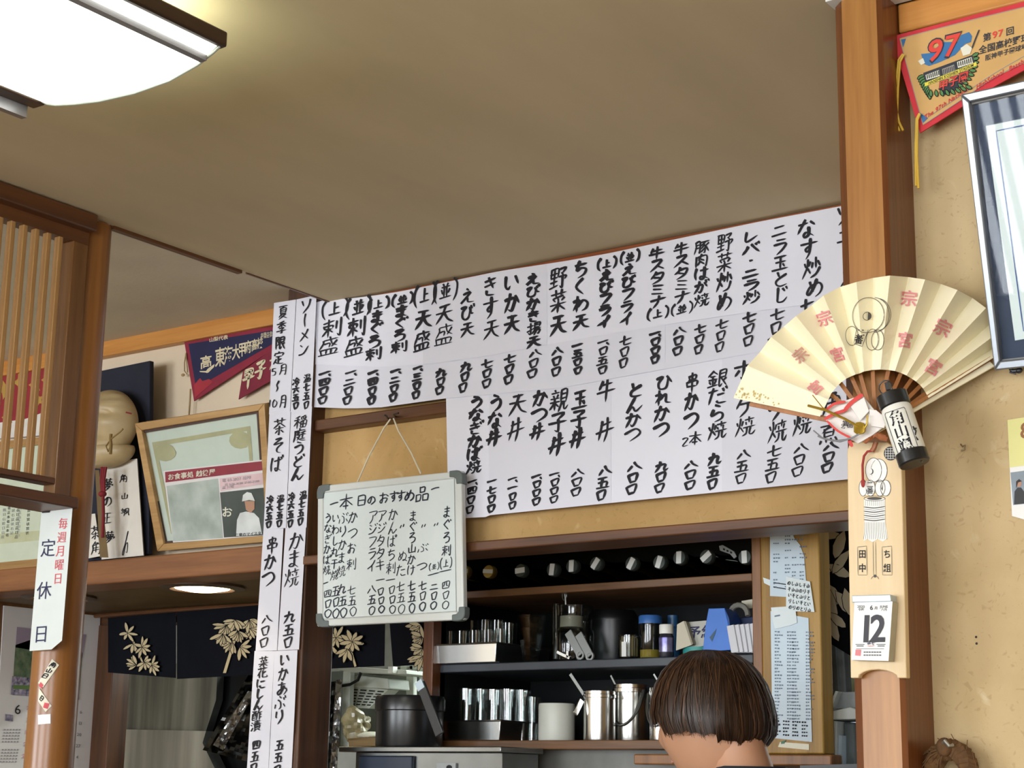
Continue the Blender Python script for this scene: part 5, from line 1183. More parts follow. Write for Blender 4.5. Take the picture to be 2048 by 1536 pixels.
# crumpled foil sheets beside the white pole and by the range
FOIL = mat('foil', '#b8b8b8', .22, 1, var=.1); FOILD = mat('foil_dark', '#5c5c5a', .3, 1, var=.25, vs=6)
def foil(q, y, mt, seed, amp=.012, nx=16, ny=26):
    r = random.Random(seed); ph = [(r.uniform(.03, .16), r.uniform(.03, .16), r.uniform(0, 6)) for _ in range(9)]
    def P(a, b):
        s = sum(abs(math.sin(a*u+b*v+p))-.5 for u, v, p in ph)/5
        return W(a, b, y + amp*s)
    m = MB(); m.sheet(q, P, mt, nx, ny); return m
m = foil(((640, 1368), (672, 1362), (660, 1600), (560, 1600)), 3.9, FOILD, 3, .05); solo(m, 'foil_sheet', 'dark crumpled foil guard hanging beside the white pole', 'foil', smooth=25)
m = foil(((672, 1360), (684, 1358), (672, 1600), (656, 1600)), 3.86, FOIL, 5, .04, 6, 40); solo(m, 'foil_strip', 'bright crinkled foil edge strip along the white pole', 'foil', smooth=25)
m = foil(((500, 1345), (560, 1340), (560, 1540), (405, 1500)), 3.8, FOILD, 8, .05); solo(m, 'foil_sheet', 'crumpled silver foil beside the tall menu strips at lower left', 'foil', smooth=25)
m = foil(((496, 1382), (510, 1384), (446, 1500), (426, 1490)), 3.76, FOIL, 12, .03, 6, 26); solo(m, 'foil_strip', 'bright crinkled slanting foil edge left of the tall menu strips', 'foil', smooth=25)
m = MB(); P = PY(4.05); m.prism([P(395, 1330), P(560, 1325), P(560, 1600), P(380, 1600)], (0, .02, 0), M_BLACK); solo(m, 'black_sheet', 'flat black sheet filling the dark gap between range hood and foil', 'hood side', smooth=0)  # black colour stands in for the dark gap beside the hood
P = PY(4.0); t = thing('range_hood', 'brushed stainless range hood panel below the left noren panels', 'range hood', W(320, 1536, 4.0))
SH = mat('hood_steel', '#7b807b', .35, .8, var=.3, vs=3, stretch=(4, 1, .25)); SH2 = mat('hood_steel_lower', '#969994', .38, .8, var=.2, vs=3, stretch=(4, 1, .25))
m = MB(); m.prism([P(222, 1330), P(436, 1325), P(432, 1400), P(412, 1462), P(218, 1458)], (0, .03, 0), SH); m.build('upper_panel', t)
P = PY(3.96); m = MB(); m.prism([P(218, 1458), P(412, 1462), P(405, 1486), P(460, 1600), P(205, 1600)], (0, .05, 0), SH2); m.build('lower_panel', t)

# ---- right of the mustard panel: second curtain, foil, boxes, bright kitchen window
YN2 = 3.42
P, Q = wave(YN2, .003, 30), wave(YN2-.01, .003, 30)
m = MB(); m.sheet(((1588, 1058), (1704, 1048), (1708, 1316), (1600, 1250)), P, CLO, 50, 12)
LF2 = mat('noren_leaf_pale', '#bdb39a', .9, var=.04)
for x, y, a, l, w in ((1600, 1072, .35, 46, 20), (1625, 1066, .1, 60, 18), (1650, 1070, 1.6, 48, 20), (1690, 1060, 1.9, 60, 24), (1630, 1134, 1.3, 52, 18), (1622, 1140, -.1, 60, 16), (1655, 1128, .5, 52, 22), (1700, 1100, 2.2, 58, 20),
    (1657, 1168, 1.2, 46, 30), (1650, 1180, 1.9, 60, 26), (1662, 1180, 1.5, 78, 24), (1672, 1182, .9, 62, 26), (1648, 1215, 1.15, 74, 22), (1660, 1225, .75, 44, 18), (1690, 1176, 1.3, 60, 24), (1640, 1190, 2.3, 34, 14)): leaf(m, Q, x, y, a, l, w, LF2)
for a, b in (((1640, 1100), (1646, 1122)), ((1605, 1080), (1660, 1078))): stroke(m, [a, b], Q, 3, LF2, False)
solo(m, 'noren_panel', 'black noren with large pale bamboo leaves between mustard panel and column', 'curtain', 'noren panels over the kitchen doorway')
m = MB(); P = PY(YN2+.06); m.prism([P(1597, 1044), P(1704, 1034), P(1704, 1056), P(1597, 1062)], (0, .01, 0), emit('fluorescent_window', '#e8fff4', 1.6)); solo(m, 'light_box', 'bright strip of lit kitchen window above the large leaf noren', 'lit window', smooth=0)
m = foil(((1633, 1212), (1648, 1215), (1656, 1420), (1640, 1424)), 3.36, FOIL, 21, .03, 6, 34); solo(m, 'foil_strip', 'silver foil strip hanging at the right edge of the mustard panel', 'foil', smooth=25)
m = MB()
for k, (a, b, c_, d, mt) in enumerate(((1655, 1245, 1672, 1400, '#6f7676'), (1670, 1262, 1684, 1400, '#8b9092'), (1682, 1270, 1694, 1390, '#5b6060'), (1690, 1310, 1706, 1390, '#9a9c7a'))):
    P = PY(3.44+.01*k); m.prism([P(a, b), P(a+12, b), P(c_+6, d), P(c_-6, d)], (0, .01, 0), mat('bundle_%d' % k, mt, .5, var=.15))
solo(m, 'bag_bundle', 'bundle of grey plastic bags hanging under the large leaf noren', 'bags', smooth=0)
CB = mat('carton_grey', '#a9aeaa', .6, var=.03); CB2 = mat('carton_inside', '#7d8486', .6)
P = PY(3.3); t = thing('open_carton', 'open pale carton on top of the stacked boxes beside column', 'carton', W(1680, 1430, 3.3))
m = MB(); m.prism([P(1672, 1385), P(1725, 1383), P(1725, 1415), P(1662, 1418)], (0, .1, 0), CB2); m.build('inside', t); P = PY(3.28)
m = MB(); m.prism([P(1671, 1382), P(1676, 1383), P(1660, 1424), P(1652, 1426)], (0, .08, 0), CB); m.build('flap', t)
m = MB(); m.prism([P(1646, 1426), P(1700, 1414), P(1725, 1422), P(1725, 1438), P(1646, 1440)], (0, .12, 0), CB); m.build('tray', t, bevel=.002)
m = MB(); P = PY(3.29); m.prism([P(1650, 1440), P(1674, 1442), P(1672, 1530), P(1650, 1526)], (0, .12, 0), CB); solo(m, 'carton', 'upright pale carton under the open carton beside foil strip', 'carton', bevel=.002)
m = MB(); P = PY(3.3); m.prism([P(1675, 1470), P(1684, 1471), P(1685, 1600), P(1675, 1600)], (0, .1, 0), mat('carton_blue', '#aebfca', .6)); solo(m, 'carton', 'narrow bluish carton squeezed beside the upright pale carton', 'carton')
m = MB(); P = PY(3.32); m.prism([P(1686, 1444), P(1708, 1446), P(1712, 1540), P(1690, 1540)], (0, .08, 0), mat('carton_dark', '#5d6768', .6)); solo(m, 'bin', 'dark grey container in shadow between the cartons and column', 'bin', bevel=.004)
P = PY(3.22); m = MB(); m.prism([P(1600, 1531), P(1730, 1527), P(1730, 1600), P(1600, 1600)], (0, .06, 0), mat('black_counter', '#15191d', .4)); solo(m, 'dark_counter', 'black worktop under the cartons at the bottom edge of view', 'counter')
# ================================================================ RIGHT: column and wall
# wooden calendar plaque on the column
M_PLQ = wood('plaque_wood', '#d9c49e', '#ccb187', 'z', .5, scale=5)
YQ = 2.092; P = PY(YQ)
t = thing('wooden_plaque', 'pale wooden calendar plaque with printed fireman standard hanging on column', 'plaque', W(1757, 1356, YQ))
out = [(1694, 902), (1700, 884), (1775, 884), (1792, 900), (1803, 925), (1813, 1356), (1794, 1356), (1793, 1351), (1784, 1345), (1772, 1341), (1757, 1339), (1740, 1340), (1727, 1344), (1718, 1350), (1717, 1356), (1701, 1356)]
m = MB(); m.prism([P(*q) for q in out], (0, .012, 0), M_PLQ); m.build('board', t, bevel=.0012)
def dprint():
    m = MB(); Q = PY(YQ-.0006); Q2 = PY(YQ-.0008); Q3 = PY(YQ-.001); WH_ = mat('print_white', '#e4e2dc', .7, var=0); LN = mat('print_line', '#4a4744', .7, var=0)
    def circ(cx, cy, rx, ry, P, mt, n=28): m.flat([(cx+rx*math.cos(2*math.pi*k/n), cy+ry*math.sin(2*math.pi*k/n)) for k in range(n)], P, mt)
    def ring(cx, cy, rx, ry, P, w=1.1, n=26, mt=None): stroke(m, [(cx+rx*math.cos(2*math.pi*k/n), cy+ry*math.sin(2*math.pi*k/n)) for k in range(n+1)], P, w, mt or LN, False, 2)
    circ(1758, 941, 16, 23, Q, WH_); ring(1758, 941, 16, 23, Q2)
    circ(1747, 940, 16, 24, Q2, WH_); ring(1747, 940, 16, 24, Q3); circ(1742, 943, 5, 6, Q3, LN); circ(1740.5, 942.5, 4, 5.5, PY(YQ-.0012), WH_)
    for x, w in ((1726, 8), (1771, 10), (1760, 10), (1741, 9)): circ(x, 976, w, 16, Q2 if x < 1755 else Q, WH_); ring(x, 976, w, 16, Q3)
    m.flat([(1732, 962), (1748, 962), (1747, 990), (1731, 990)], Q3, WH_); ptext(m, '二', PY(YQ-.0012), 1740, 969, 13, INK); ptext(m, '番', PY(YQ-.0012), 1740, 981, 14, INK)
    ring(1749, 997, 21, 5, Q2); circ(1749, 997, 15, 3, Q2, LN)
    m.flat([(1728, 997), (1770, 997), (1770, 1040), (1775, 1076), (1766, 1083), (1755, 1078), (1745, 1084), (1735, 1078), (1727, 1082), (1729, 1040)], Q, WH_)
    for k in range(7): stroke(m, [(1728, 1014+k*4.2), (1749, 1016+k*4.2), (1770, 1013+k*4.2)], Q2, 2.2 if k % 2 == 0 else 1, LN, False)
    for k in range(13): stroke(m, [(1730+k*3.3, 1044), (1729.5+k*3.4, 1060), (1727+k*3.9, 1079)], Q2, .7, LN, False); 
    for k in range(10): stroke(m, [(1731+k*4.1, 1001), (1731+k*4.1, 1012)], Q2, .6, LN, False)
    for x in (1746, 1751): stroke(m, [(x, 1084), (x+1, 1150)], Q2, .9, LN, False)
    circ(1750, 1152, 3, 3, Q2, LN); stroke(m, [(1742, 1158), (1746, 1153), (1754, 1153), (1757, 1158)], Q2, 1, LN, False)
    for (x0, x1, tx) in ((1715, 1733, '田中'), (1764, 1783, 'ち組')):
        stroke(m, [(x0, 1094), (x1, 1092)], Q2, 1, LN, False); stroke(m, [(x1, 1092), (x1+1, 1150)], Q2, 1, LN, False); stroke(m, [(x1+1, 1150), (x0+1, 1150)], Q2, 1, LN, False); stroke(m, [(x0+1, 1150), (x0, 1094)], Q2, 1, LN, False)
        for k, ch in enumerate(tx): ptext(m, ch, Q2, (x0+x1)/2+.6, 1108+k*28, 18, INK, sx=.85)
    circ(1781, 907, 13.5, 14, Q, mat('crest_black', '#2b2826', .6)); 
    for k in range(-2, 3): stroke(m, [(1781+k*5, 895+abs(k)*2), (1781+k*5, 919-abs(k)*2)], Q2, .9, WH_, False); stroke(m, [(1769+abs(k)*2, 907+k*5), (1793-abs(k)*2, 907+k*5)], Q2, .9, WH_, False)
    return m
dprint().build('print', t, smooth=0)
# tear-off calendar block
t = thing('daily_calendar', 'tear off daily calendar block showing 12 mounted on the wooden plaque', 'calendar', W(1745, 1322, YQ-.02))
P = PY(YQ-.018); CW_ = mat('calendar_white', '#e9e8e4', .6, var=.008)
m = MB(); m.prism([P(1709, 1203), P(1785, 1203), P(1777, 1322), P(1703, 1320)], (.0005, .0165, 0), CW_, mat('page_edges', '#b3ae98', .7)); m.build('pages', t, smooth=0)
m = MB(); P = PY(YQ-.0195); m.prism([P(1703, 1191), P(1781, 1189), P(1782, 1203), P(1704, 1205)], (0, .019, 0), mat('tin_bar', '#bccad2', .35, .3)); m.build('tin_bar', t, bevel=.001)
m = MB(); Q = PY(YQ-.0188); GRYP = mat('calendar_grey', '#5a5a60', .6, var=0); CK = mat('calendar_black', '#33323a', .6, var=0)
ptext(m, '12', Q, 1744, 1255, 76, CK, ux=(1, -.02), uy=(-.05, 1), sx=.84, kern=.95); ptext(m, '12', PY(YQ-.0189), 1745.5, 1255, 76, CK, ux=(1, -.02), uy=(-.05, 1), sx=.84, kern=.95); ptext(m, '6', Q, 1743, 1215, 13, CK); ptext(m, '月', Q, 1752, 1216, 7, CK)
ptext(m, '2020', Q, 1722, 1213, 7, GRYP); ptext(m, '令和', Q, 1722, 1219, 6, GRYP); ptext(m, 'JUNE', Q, 1768, 1213, 7, GRYP); ptext(m, '六月', Q, 1768, 1219, 6, GRYP)
ptext(m, '金曜', Q, 1743, 1286, 10, NAVY); ptext(m, 'FRIDAY', Q, 1742, 1292, 4, PINK)
for x in (1720, 1762): m.flat([(x-9, 1288), (x+9, 1288), (x+9, 1289.5), (x-9, 1289.5)], Q, GRYP); m.flat([(x-7, 1291), (x+7, 1291), (x+7, 1293), (x-7, 1293)], Q, GRYP)
m.flat([(1712, 1297), (1768, 1297), (1768, 1298), (1712, 1298)], Q, GRYP); m.flat([(1711, 1299), (1722, 1299), (1721, 1312), (1710, 1311)], Q, mat('seal_pink', '#d77f84', .6))
for y in (1303, 1309):
    for k in range(7): m.flat([(1727+k*5.2, y), (1731+k*5.2, y), (1731+k*5.2, y+2.5), (1727+k*5.2, y+2.5)], Q, GRYP)
m.build('print', t, smooth=0)
# ---- folding fan
FC = (1752, 857)
def fy(px, d=0):
    k = max(0, (px-1775)/210); l = max(0, (1700-px)/230)
    return 2.070 + .118*min(1.15, k)**1.0 - .012*l + d
OUT = [(1467, 796), (1495, 731), (1520, 704), (1542, 674), (1568, 653), (1592, 632), (1624, 610), (1647, 591), (1680, 574), (1713, 564), (1746, 556), (1780, 551), (1816, 554), (1850, 559), (1882, 568), (1915, 580), (1945, 596), (1972, 616), (1990, 640), (1998, 664), (1996, 690), (1986, 716)]
INN = [(1640, 833), (1657, 799), (1663, 786), (1672, 775), (1683, 764), (1693, 757), (1704, 752), (1711, 749), (1719, 747), (1728, 743), (1744, 740), (1761, 739), (1777, 740), (1790, 742), (1802, 746), (1813, 751), (1823, 757), (1832, 763), (1840, 770), (1846, 777), (1851, 785), (1857, 796)]
t = thing('folding_fan', 'large open cream folding fan with pink stamps tied across the column', 'fan', W(1752, 857, 2.07))
FPAP = mat('fan_paper', '#efe7cb', .75, c2='#e9dfbd', vs=8); FST = mat('fan_spot', '#c3ad74', .8)
def PFAN(u, v, d=0):                      # u along the folds (0..21), v from inner to outer edge
    i = min(int(u), len(OUT)-2); f = u-i
    ox = OUT[i][0]*(1-f)+OUT[i+1][0]*f; oy = OUT[i][1]*(1-f)+OUT[i+1][1]*f
    ix = INN[i][0]*(1-f)+INN[i+1][0]*f; iy = INN[i][1]*(1-f)+INN[i+1][1]*f
    px, py = ix+(ox-ix)*v, iy+(oy-iy)*v
    amp = (.005+.008*v) * (1 if i % 2 == 0 else -1); z = amp*(1-2*f)
    if u < 1: z = -.004
    return W(px, py, fy(px)+z+d)
m = MB(); n = len(OUT)
for i in range(n-1):
    vs = []
    for j in range(9):
        for f in (0, 1): vs.append(PFAN(i+f*.9999, j/8))
    m.mesh(vs, [(2*j, 2*j+1, 2*j+3, 2*j+2) for j in range(8)], FPAP)
rr = random.Random(3)
for k in range(46):
    u, v = rr.uniform(.03, .3), rr.random()**.5; v = 1-(1-v)*.6; s = rr.uniform(.002, .009)
    m.face([PFAN(u, min(v, .995), -.0006), PFAN(u+s*9, min(v, .995), -.0006), PFAN(u+s*8, v-s*2, -.0006), PFAN(u, v-s*2, -.0006)], FST)
m.build('leaf_paper', t, smooth=0)
m = MB(); PKF = mat('stamp_pink', '#d98a8f', .7, var=0); PKT = mat('stamp_pink_pale', '#c9918a', .7, var=0)
def stamp(ch, px, py, size, ang, mt=PKF):
    # find (u, v) of a pixel on the fan, then lay the glyph along the folds
    c, s_ = math.cos(ang), math.sin(ang)
    def P(x, y):
        best = None
        a = math.atan2(-(y-FC[1]), x-FC[0])
        for i in range(n-1):
            a0 = math.atan2(-(OUT[i][1]-FC[1]), OUT[i][0]-FC[0]); a1 = math.atan2(-(OUT[i+1][1]-FC[1]), OUT[i+1][0]-FC[0])
            if a0 < 0: a0 += 2*math.pi if a0 < -1.6 else 0
            if a1 < 0: a1 += 2*math.pi if a1 < -1.6 else 0
            if (a0 >= a >= a1): best = i + (a0-a)/(a0-a1); break
        if best is None: best = 10
        i = min(int(best), n-2); f = best-i
        r_o = math.hypot(OUT[i][0]*(1-f)+OUT[i+1][0]*f-FC[0], OUT[i][1]*(1-f)+OUT[i+1][1]*f-FC[1]); r_i = math.hypot(INN[i][0]*(1-f)+INN[i+1][0]*f-FC[0], INN[i][1]*(1-f)+INN[i+1][1]*f-FC[1])
        v = (math.hypot(x-FC[0], y-FC[1])-r_i)/(r_o-r_i)
        return PFAN(best, v, -.0028)
    return P
PS = stamp('', 0, 0, 0, 0)
for ch, x, y, s, a in (('宗', 1648, 637, 32, -.35), ('宮', 1671, 711, 31, -.35), ('宗', 1818, 597, 33, .1), ('宮', 1810, 680, 33, .12), ('宗', 1886, 656, 36, .45), ('宮', 1869, 736, 34, .5), ('宗', 1598, 713, 30, -.7), ('宮', 1626, 782, 28, -.75)):
    ptext(m, ch, PS, x, y, s, PKT if x == 1598 else PKF, ux=(math.cos(a), math.sin(a)), uy=(-math.sin(a), math.cos(a)), fine=.09)
LN = MATS['print_line']
def ring(cx, cy, rx, ry, a0=0, a1=6.2832, w=1.2): stroke(m, [(cx+rx*math.cos(a0+(a1-a0)*k/24), cy+ry*math.sin(a0+(a1-a0)*k/24)) for k in range(25)], PS, w, LN, False, 2)
ring(1738, 630, 31, 35); ring(1752, 629, 30, 33, -1.3, 1.3); ring(1748, 630, 31, 35, -1.5, 1.45); ring(1737, 632, 8, 8); m.flat([(1737+8*math.cos(a), 632+8*math.sin(a)) for a in [-1.4+k*.28 for k in range(11)]], PS, LN)
ring(1706, 671, 14, 19); ring(1748, 679, 11, 21); ring(1758, 680, 11, 20); stroke(m, [(1717, 656), (1711, 686)], PS, 1.2, LN, False); stroke(m, [(1740, 659), (1731, 691)], PS, 1.2, LN, False); stroke(m, [(1711, 686), (1731, 692)], PS, 1.2, LN, False)
ptext(m, '二', PS, 1726, 664, 16, INK, ux=(1, .1)); ptext(m, '番', PS, 1722, 678, 19, INK, ux=(1, .1), uy=(-.15, 1))
m.build('stamps', t, smooth=0)
RIB = wood('fan_rib', '#a8703f', '#84512a', 'z', .5)
for i in range(0, n, 1):
    if i % 2: continue
    a = PFAN(min(i, n-1.001), .12, .006); b = W(FC[0], FC[1]+4, fy(FC[0])+.004); m = MB(); m.beam(b, a, .0055, .0012, RIB, (0, -1, 0)); m.build('rib', t)
for i, lo in ((0, 0), (n-1.001, 1)):
    m = MB(); a = W(OUT[-1][0]-2, OUT[-1][1]+12, fy(1984)-.004) if lo else W(1500, 808, fy(1500)+.006); b = W(FC[0], FC[1]+3, fy(FC[0])-.003); m.beam(b, a, .010 if lo else .006, .0025, FPAP if lo else RIB, (0, -1, 0)); m.build('guard_stick', t, bevel=.0005)
m = MB(); a = W(1983, 716, fy(1984)-.006); b = W(1760, 852, fy(1760)-.005); m.beam(b, a, .005, .002, RIB, (0, -1, 0)); m.build('guard_stick', t)
m = MB(); SHL = wood('fan_head', '#a8643a', '#7d4322', 'z', .45)
for k in range(9):
    a = math.radians(200-k*24); p0 = W(1752, 872, 2.062); p1 = W(1752+24*math.cos(a), 880-(-10)*abs(math.sin(a))*0-10*math.sin(a), 2.058)
    m.tube([p0, (Vector(p0)+Vector(p1))/2+Vector((0, -.004, 0)), p1], .0042, SHL, 8, [.5, 1, .8])
m.build('rib_head', t)
# ---- noshi ornament tucked in the fan
t = thing('noshi_ornament', 'red and white folded paper ornament with gold cords tied at fan pivot', 'ornament', W(1705, 890, 2.05))
P = PY(2.052); NW = mat('noshi_white', '#ddd6d0', .6, var=.02); NR = mat('noshi_red', '#c8362f', .6); GD = mat('gold_cord', '#a98a2e', .35, .7)
m = MB(); m.prism([P(1654, 812), P(1690, 801), P(1724, 790), P(1752, 824), P(1772, 850), P(1745, 870), P(1716, 887), P(1676, 866), P(1652, 842)], (0, .003, 0), NW)
P = PY(2.046); m.prism([P(1700, 812), P(1728, 794), P(1738, 822), P(1720, 842)], (0, .002, .0), NW); m.prism([P(1738, 818), P(1752, 820), P(1774, 838), P(1768, 856), P(1742, 852)], (0, .002, 0), NW); m.build('paper', t, bevel=.0005)
m = MB(); Q = PY(2.0445)
for pts, w in (([(1652, 820), (1668, 808), (1690, 803)], 6), ([(1690, 820), (1700, 808), (1712, 798), (1724, 790)], 9), ([(1650, 838), (1668, 828), (1692, 820)], 7), ([(1654, 842), (1676, 862), (1702, 876)], 5), ([(1698, 880), (1704, 892)], 8)): stroke(m, pts, Q, w, NR, False)
m.build('red_border', t, smooth=0)
m = MB(); Q = PY(2.044); ptext(m, '賞', Q, 1691, 847, 13, INK); ptext(m, '北', Q, 1686, 852, 12, INK, sx=.7); ptext(m, '品', Q, 1700, 850, 12, INK); m.build('stamp', t, smooth=0)
m = MB(); P = PY(2.04)
m.tube([P(1616, 811), P(1650, 820), P(1690, 838), P(1722, 856)], .0017, GD); m.tube([P(1625, 790), P(1645, 815), P(1660, 824)], .0007, GD); m.tube([P(1735, 830), P(1734, 848), P(1728, 858)], .0012, GD)
for k in range(5): m.tube([P(1712+3*math.cos(q*.7)+14*(1+math.cos(q*.7))/2, 852+k*2.2+6*math.sin(q*.7)) for q in range(10)], .0016, GD)
m.build('gold_cord', t)
m = MB(); SV = mat('silver_cord', '#8f9197', .4, .5); m.tube([P(1636, 872), P(1650, 878), P(1680, 883), P(1704, 876), P(1722, 866)], .0013, SV); m.tube([P(1627, 861), P(1645, 876), P(1665, 882), P(1700, 878)], .0009, SV); m.build('silver_cord', t)
# red cord with dark toggle on the plaque
m = MB(); P = PY(2.083); CR_ = mat('cord_crimson', '#9c2c26', .7); m.tube([P(1752, 884), P(1748, 896), P(1744, 902)], .0035, SHL); m.tube([P(1748, 901), P(1735, 903), P(1728, 912), P(1725, 930), P(1726, 968)], .0016, CR_); m.ell(P(1726, 966), (.003, .002, .006), CR_, 10, 8)
solo(m, 'red_cord', 'crimson cord with brown toggle hanging from fan pivot over plaque', 'cord')
# ---- lantern charm
LP0, LP1 = W(1783, 790, 2.03), W(1826, 918, 2.03); ax = (LP1-LP0); Ln = ax.length; ax.normalize(); R = .0195
t = thing('lantern_charm', 'small white cylinder lantern charm with black caps and bold black characters', 'lantern', LP1)
BKP = mat('lantern_black', '#17181a', .3, var=.05); LW = mat('lantern_white', '#dcdbd2', .6, var=.01)
m = MB(); m.lathe([(R*.93, Ln*.2), (R, Ln*.24), (R, Ln*.86), (R*.93, Ln*.9)], LP0, ax, LW, 36); m.build('body', t)
for s0, s1, nm_ in ((-.02, .2, 'cap'), (.88, 1.08, 'cap')):
    m = MB(); m.lathe([(R*.8, Ln*s0), (R*1.02, Ln*(s0+.02)), (R*1.02, Ln*(s1-.02)), (R*.95, Ln*s1)], LP0, ax, BKP, 36); m.build('cap', t)
m = MB(); P = PY(2.02); m.beam(W(1779, 781, 2.03), W(1776, 766, 2.03), .005, .012, BKP, (0, -1, 0)); m.tube([LP0+Vector((.009*math.cos(k)-.006, -.004, .010+.009*math.sin(k))) for k in [q*.55 for q in range(12)]], .0009, BKP); m.build('hanger', t)
m = MB(); m.beam(W(1838, 912, 2.03), W(1847, 921, 2.03), .006, .006, BKP, (0, -1, 0)); m.build('latch', t)
m = MB(); PLn = lambda a, b: Wc(a, b, LP0, ax, R*1.012)
u_, v_ = (.943, -.31), (.31, .943)
for k, ch in enumerate('角山颯'):
    s = .335+.215*k; c = (1783+43*s+2*0-3, 790+128*s); ptext(m, ch, PLn, c[0]-1, c[1]+2, 31, INK, ux=u_, uy=v_)
pp = lambda s, w: (1783+43*s+w*u_[0]-3, 790+128*s+w*u_[1]+2)
bd = [pp(.22, -20), pp(.22, 19), pp(.25, 21), pp(.85, 21), pp(.88, 19), pp(.88, -20), pp(.85, -22), pp(.25, -22), pp(.22, -20)]
for a, b in zip(bd, bd[1:]): stroke(m, [a, ((a[0]+b[0])/2, (a[1]+b[1])/2), b], PLn, 1.3, INK, False)
m.build('lettering', t, smooth=0)
m = MB(); P = PY(2.02); m.tube([P(1826, 853), P(1832, 862), P(1830, 872), P(1836, 880)], .0011, BKP); m.tube([P(1823, 860), P(1833, 856)], .001, BKP); m.build('thread', t)
# ---- tournament pennant on the right wall
YV = 2.162; t = thing('pennant', 'tan triangular tournament pennant with red border and 97 emblem', 'pennant', W(1840, 265, YV))
TAN = mat('pennant_tan', '#c89f62', .8, var=.03); PR_ = mat('pennant_edge_red', '#c8323a', .8); P = PY(YV)
m = MB(); m.prism([P(1783, 73), P(2052, 2), P(2250, -52), P(2250, -10), P(2052, 138), P(1990, 172), P(1840, 266)], (0, .002, 0), PR_)
m.flat([(1799, 77), (2052, 13), (2240, -35), (2240, -20), (2052, 125), (1985, 157), (1846, 250)], PY(YV-.0006), TAN); m.build('cloth', t, smooth=0)
m = MB(); Q = PY(YV-.0012); GL_ = mat('print_grey', '#8f8a84', .7, var=0); BLU = mat('print_blue', '#2f6a9c', .6, var=0); PRD = mat('print_red', '#d23c30', .6, var=0); GRP_ = mat('print_green', '#4d7a44', .6, var=0); YLW = mat('print_yellow', '#d8c840', .6, var=0); SKB = mat('print_navy', '#272b33', .6, var=0)
for pts in ([(1799, 77), (1930, 43), (2052, 13)], [(1799, 77), (1820, 155), (1846, 250)], [(1846, 250), (1925, 198), (1985, 157), (2052, 122)], [(1856, 234), (1925, 189), (1985, 149), (2052, 110)]): stroke(m, pts, Q, 1.5, GL_, False)
for pts in ([(1802, 79), (1812, 77), (1806, 95)], [(1840, 226), (1856, 236), (1846, 246)]): m.flat(pts, Q, BLU)
Q2, Q3, Q4, Q5 = PY(YV-.0016), PY(YV-.002), PY(YV-.0024), PY(YV-.0028)
m.flat([(1842, 108), (1860, 106), (1886, 84), (1915, 84), (1922, 70), (1938, 64), (1944, 72), (1942, 84), (1930, 88), (1910, 110), (1880, 124), (1858, 132), (1848, 128)], Q, BLU)
for k in range(9): leaf(m, Q, 1848+k*1.5, 150+k*4.2, 2.6-k*.13, 15, 6, GRP_); leaf(m, Q, 1944+k*.6-k*k*.5, 112+k*7, -.4+k*.14, 14, 6, GRP_)
for k in range(8): leaf(m, Q, 1862+k*10, 184-k*1.2+abs(k-3.5)*-1, 1.5-k*.15, 13, 6, GRP_)
m.flat([(1846, 146), (1944, 110), (1952, 130), (1852, 166)], Q2, SKB); m.flat([(1851, 150), (1878, 140), (1880, 152), (1853, 160)], Q3, CERT); m.flat([(1884, 138), (1908, 129), (1911, 141), (1886, 150)], Q3, GL_); m.flat([(1914, 124), (1943, 114), (1946, 126), (1916, 136)], Q3, CERT)
for a in range(7): m.flat([(1853+a*3.8, 150-a*1.4), (1855+a*3.8, 149-a*1.4), (1856+a*3.8, 157-a*1.2), (1854+a*3.8, 158-a*1.2)], Q4, SKB); m.flat([(1916+a*4, 124.5-a*1.4), (1918+a*4, 124-a*1.4), (1919+a*4, 132-a*1.2), (1917+a*4, 133-a*1.2)], Q4, SKB); m.flat([(1886+a*3.4, 139-a*1.2), (1887.5+a*3.4, 138.5-a*1.2), (1888.5+a*3.4, 148-a*1.2), (1887+a*3.4, 148.5-a*1.2)], Q4, SKB)
m.flat([(1849, 166), (1952, 124), (1954, 131), (1850, 173)], Q3, YLW); ptext(m, 'HANSHIN KOSHIEN STADIUM', Q4, 1902, 148, 8, SKB, ux=(.926, -.378), sx=.86)
m.flat([(1876, 178), (1931, 142), (1936, 160), (1912, 180), (1890, 190)], Q2, SKB)
for k, ch in enumerate('甲子園'): ptext(m, ch, Q4, 1887+k*20, 170-k*8, 24, SKB, ux=(1, -.3), uy=(-.1, 1), sx=.95); ptext(m, ch, Q5, 1887+k*20, 170-k*8, 21, PRD, ux=(1, -.3), uy=(-.1, 1), sx=.95)
for d_, mt, Qx, s in ((0, SKB, Q4, 68), (0, PRD, Q5, 59)):
    ptext(m, '9', Qx, 1872, 98, s, mt, ux=(1, -.25), uy=(-.1, 1), sx=1.05); ptext(m, '7', Qx, 1906, 88, s, mt, ux=(1, -.25), uy=(-.1, 1), sx=1.05)
m.flat([(1921, 96), (1934, 88), (1944, 96), (1940, 108), (1926, 112)], Q3, CERT); stroke(m, [(1944, 96), (1950, 80), (1958, 60)], Q3, 3, SKB, False); m.flat([(1836, 122), (1846, 116), (1850, 126), (1842, 130)], Q2, CERT)
ptext(m, '第', Q2, 1974, 74, 17, SKB, ux=(1, -.27)); ptext(m, '97', Q2, 1996, 67, 19, PRD, ux=(1, -.27), sx=1.1); ptext(m, '回', Q2, 2020, 62, 17, SKB, ux=(1, -.27))
ptext(m, '全国高校野球選手権大会', Q2, 2050, 76, 17.5, SKB, ux=(.965, -.262)); ptext(m, '阪神甲子園球場', Q2, 2012, 104, 12.5, SKB, ux=(.96, -.28))
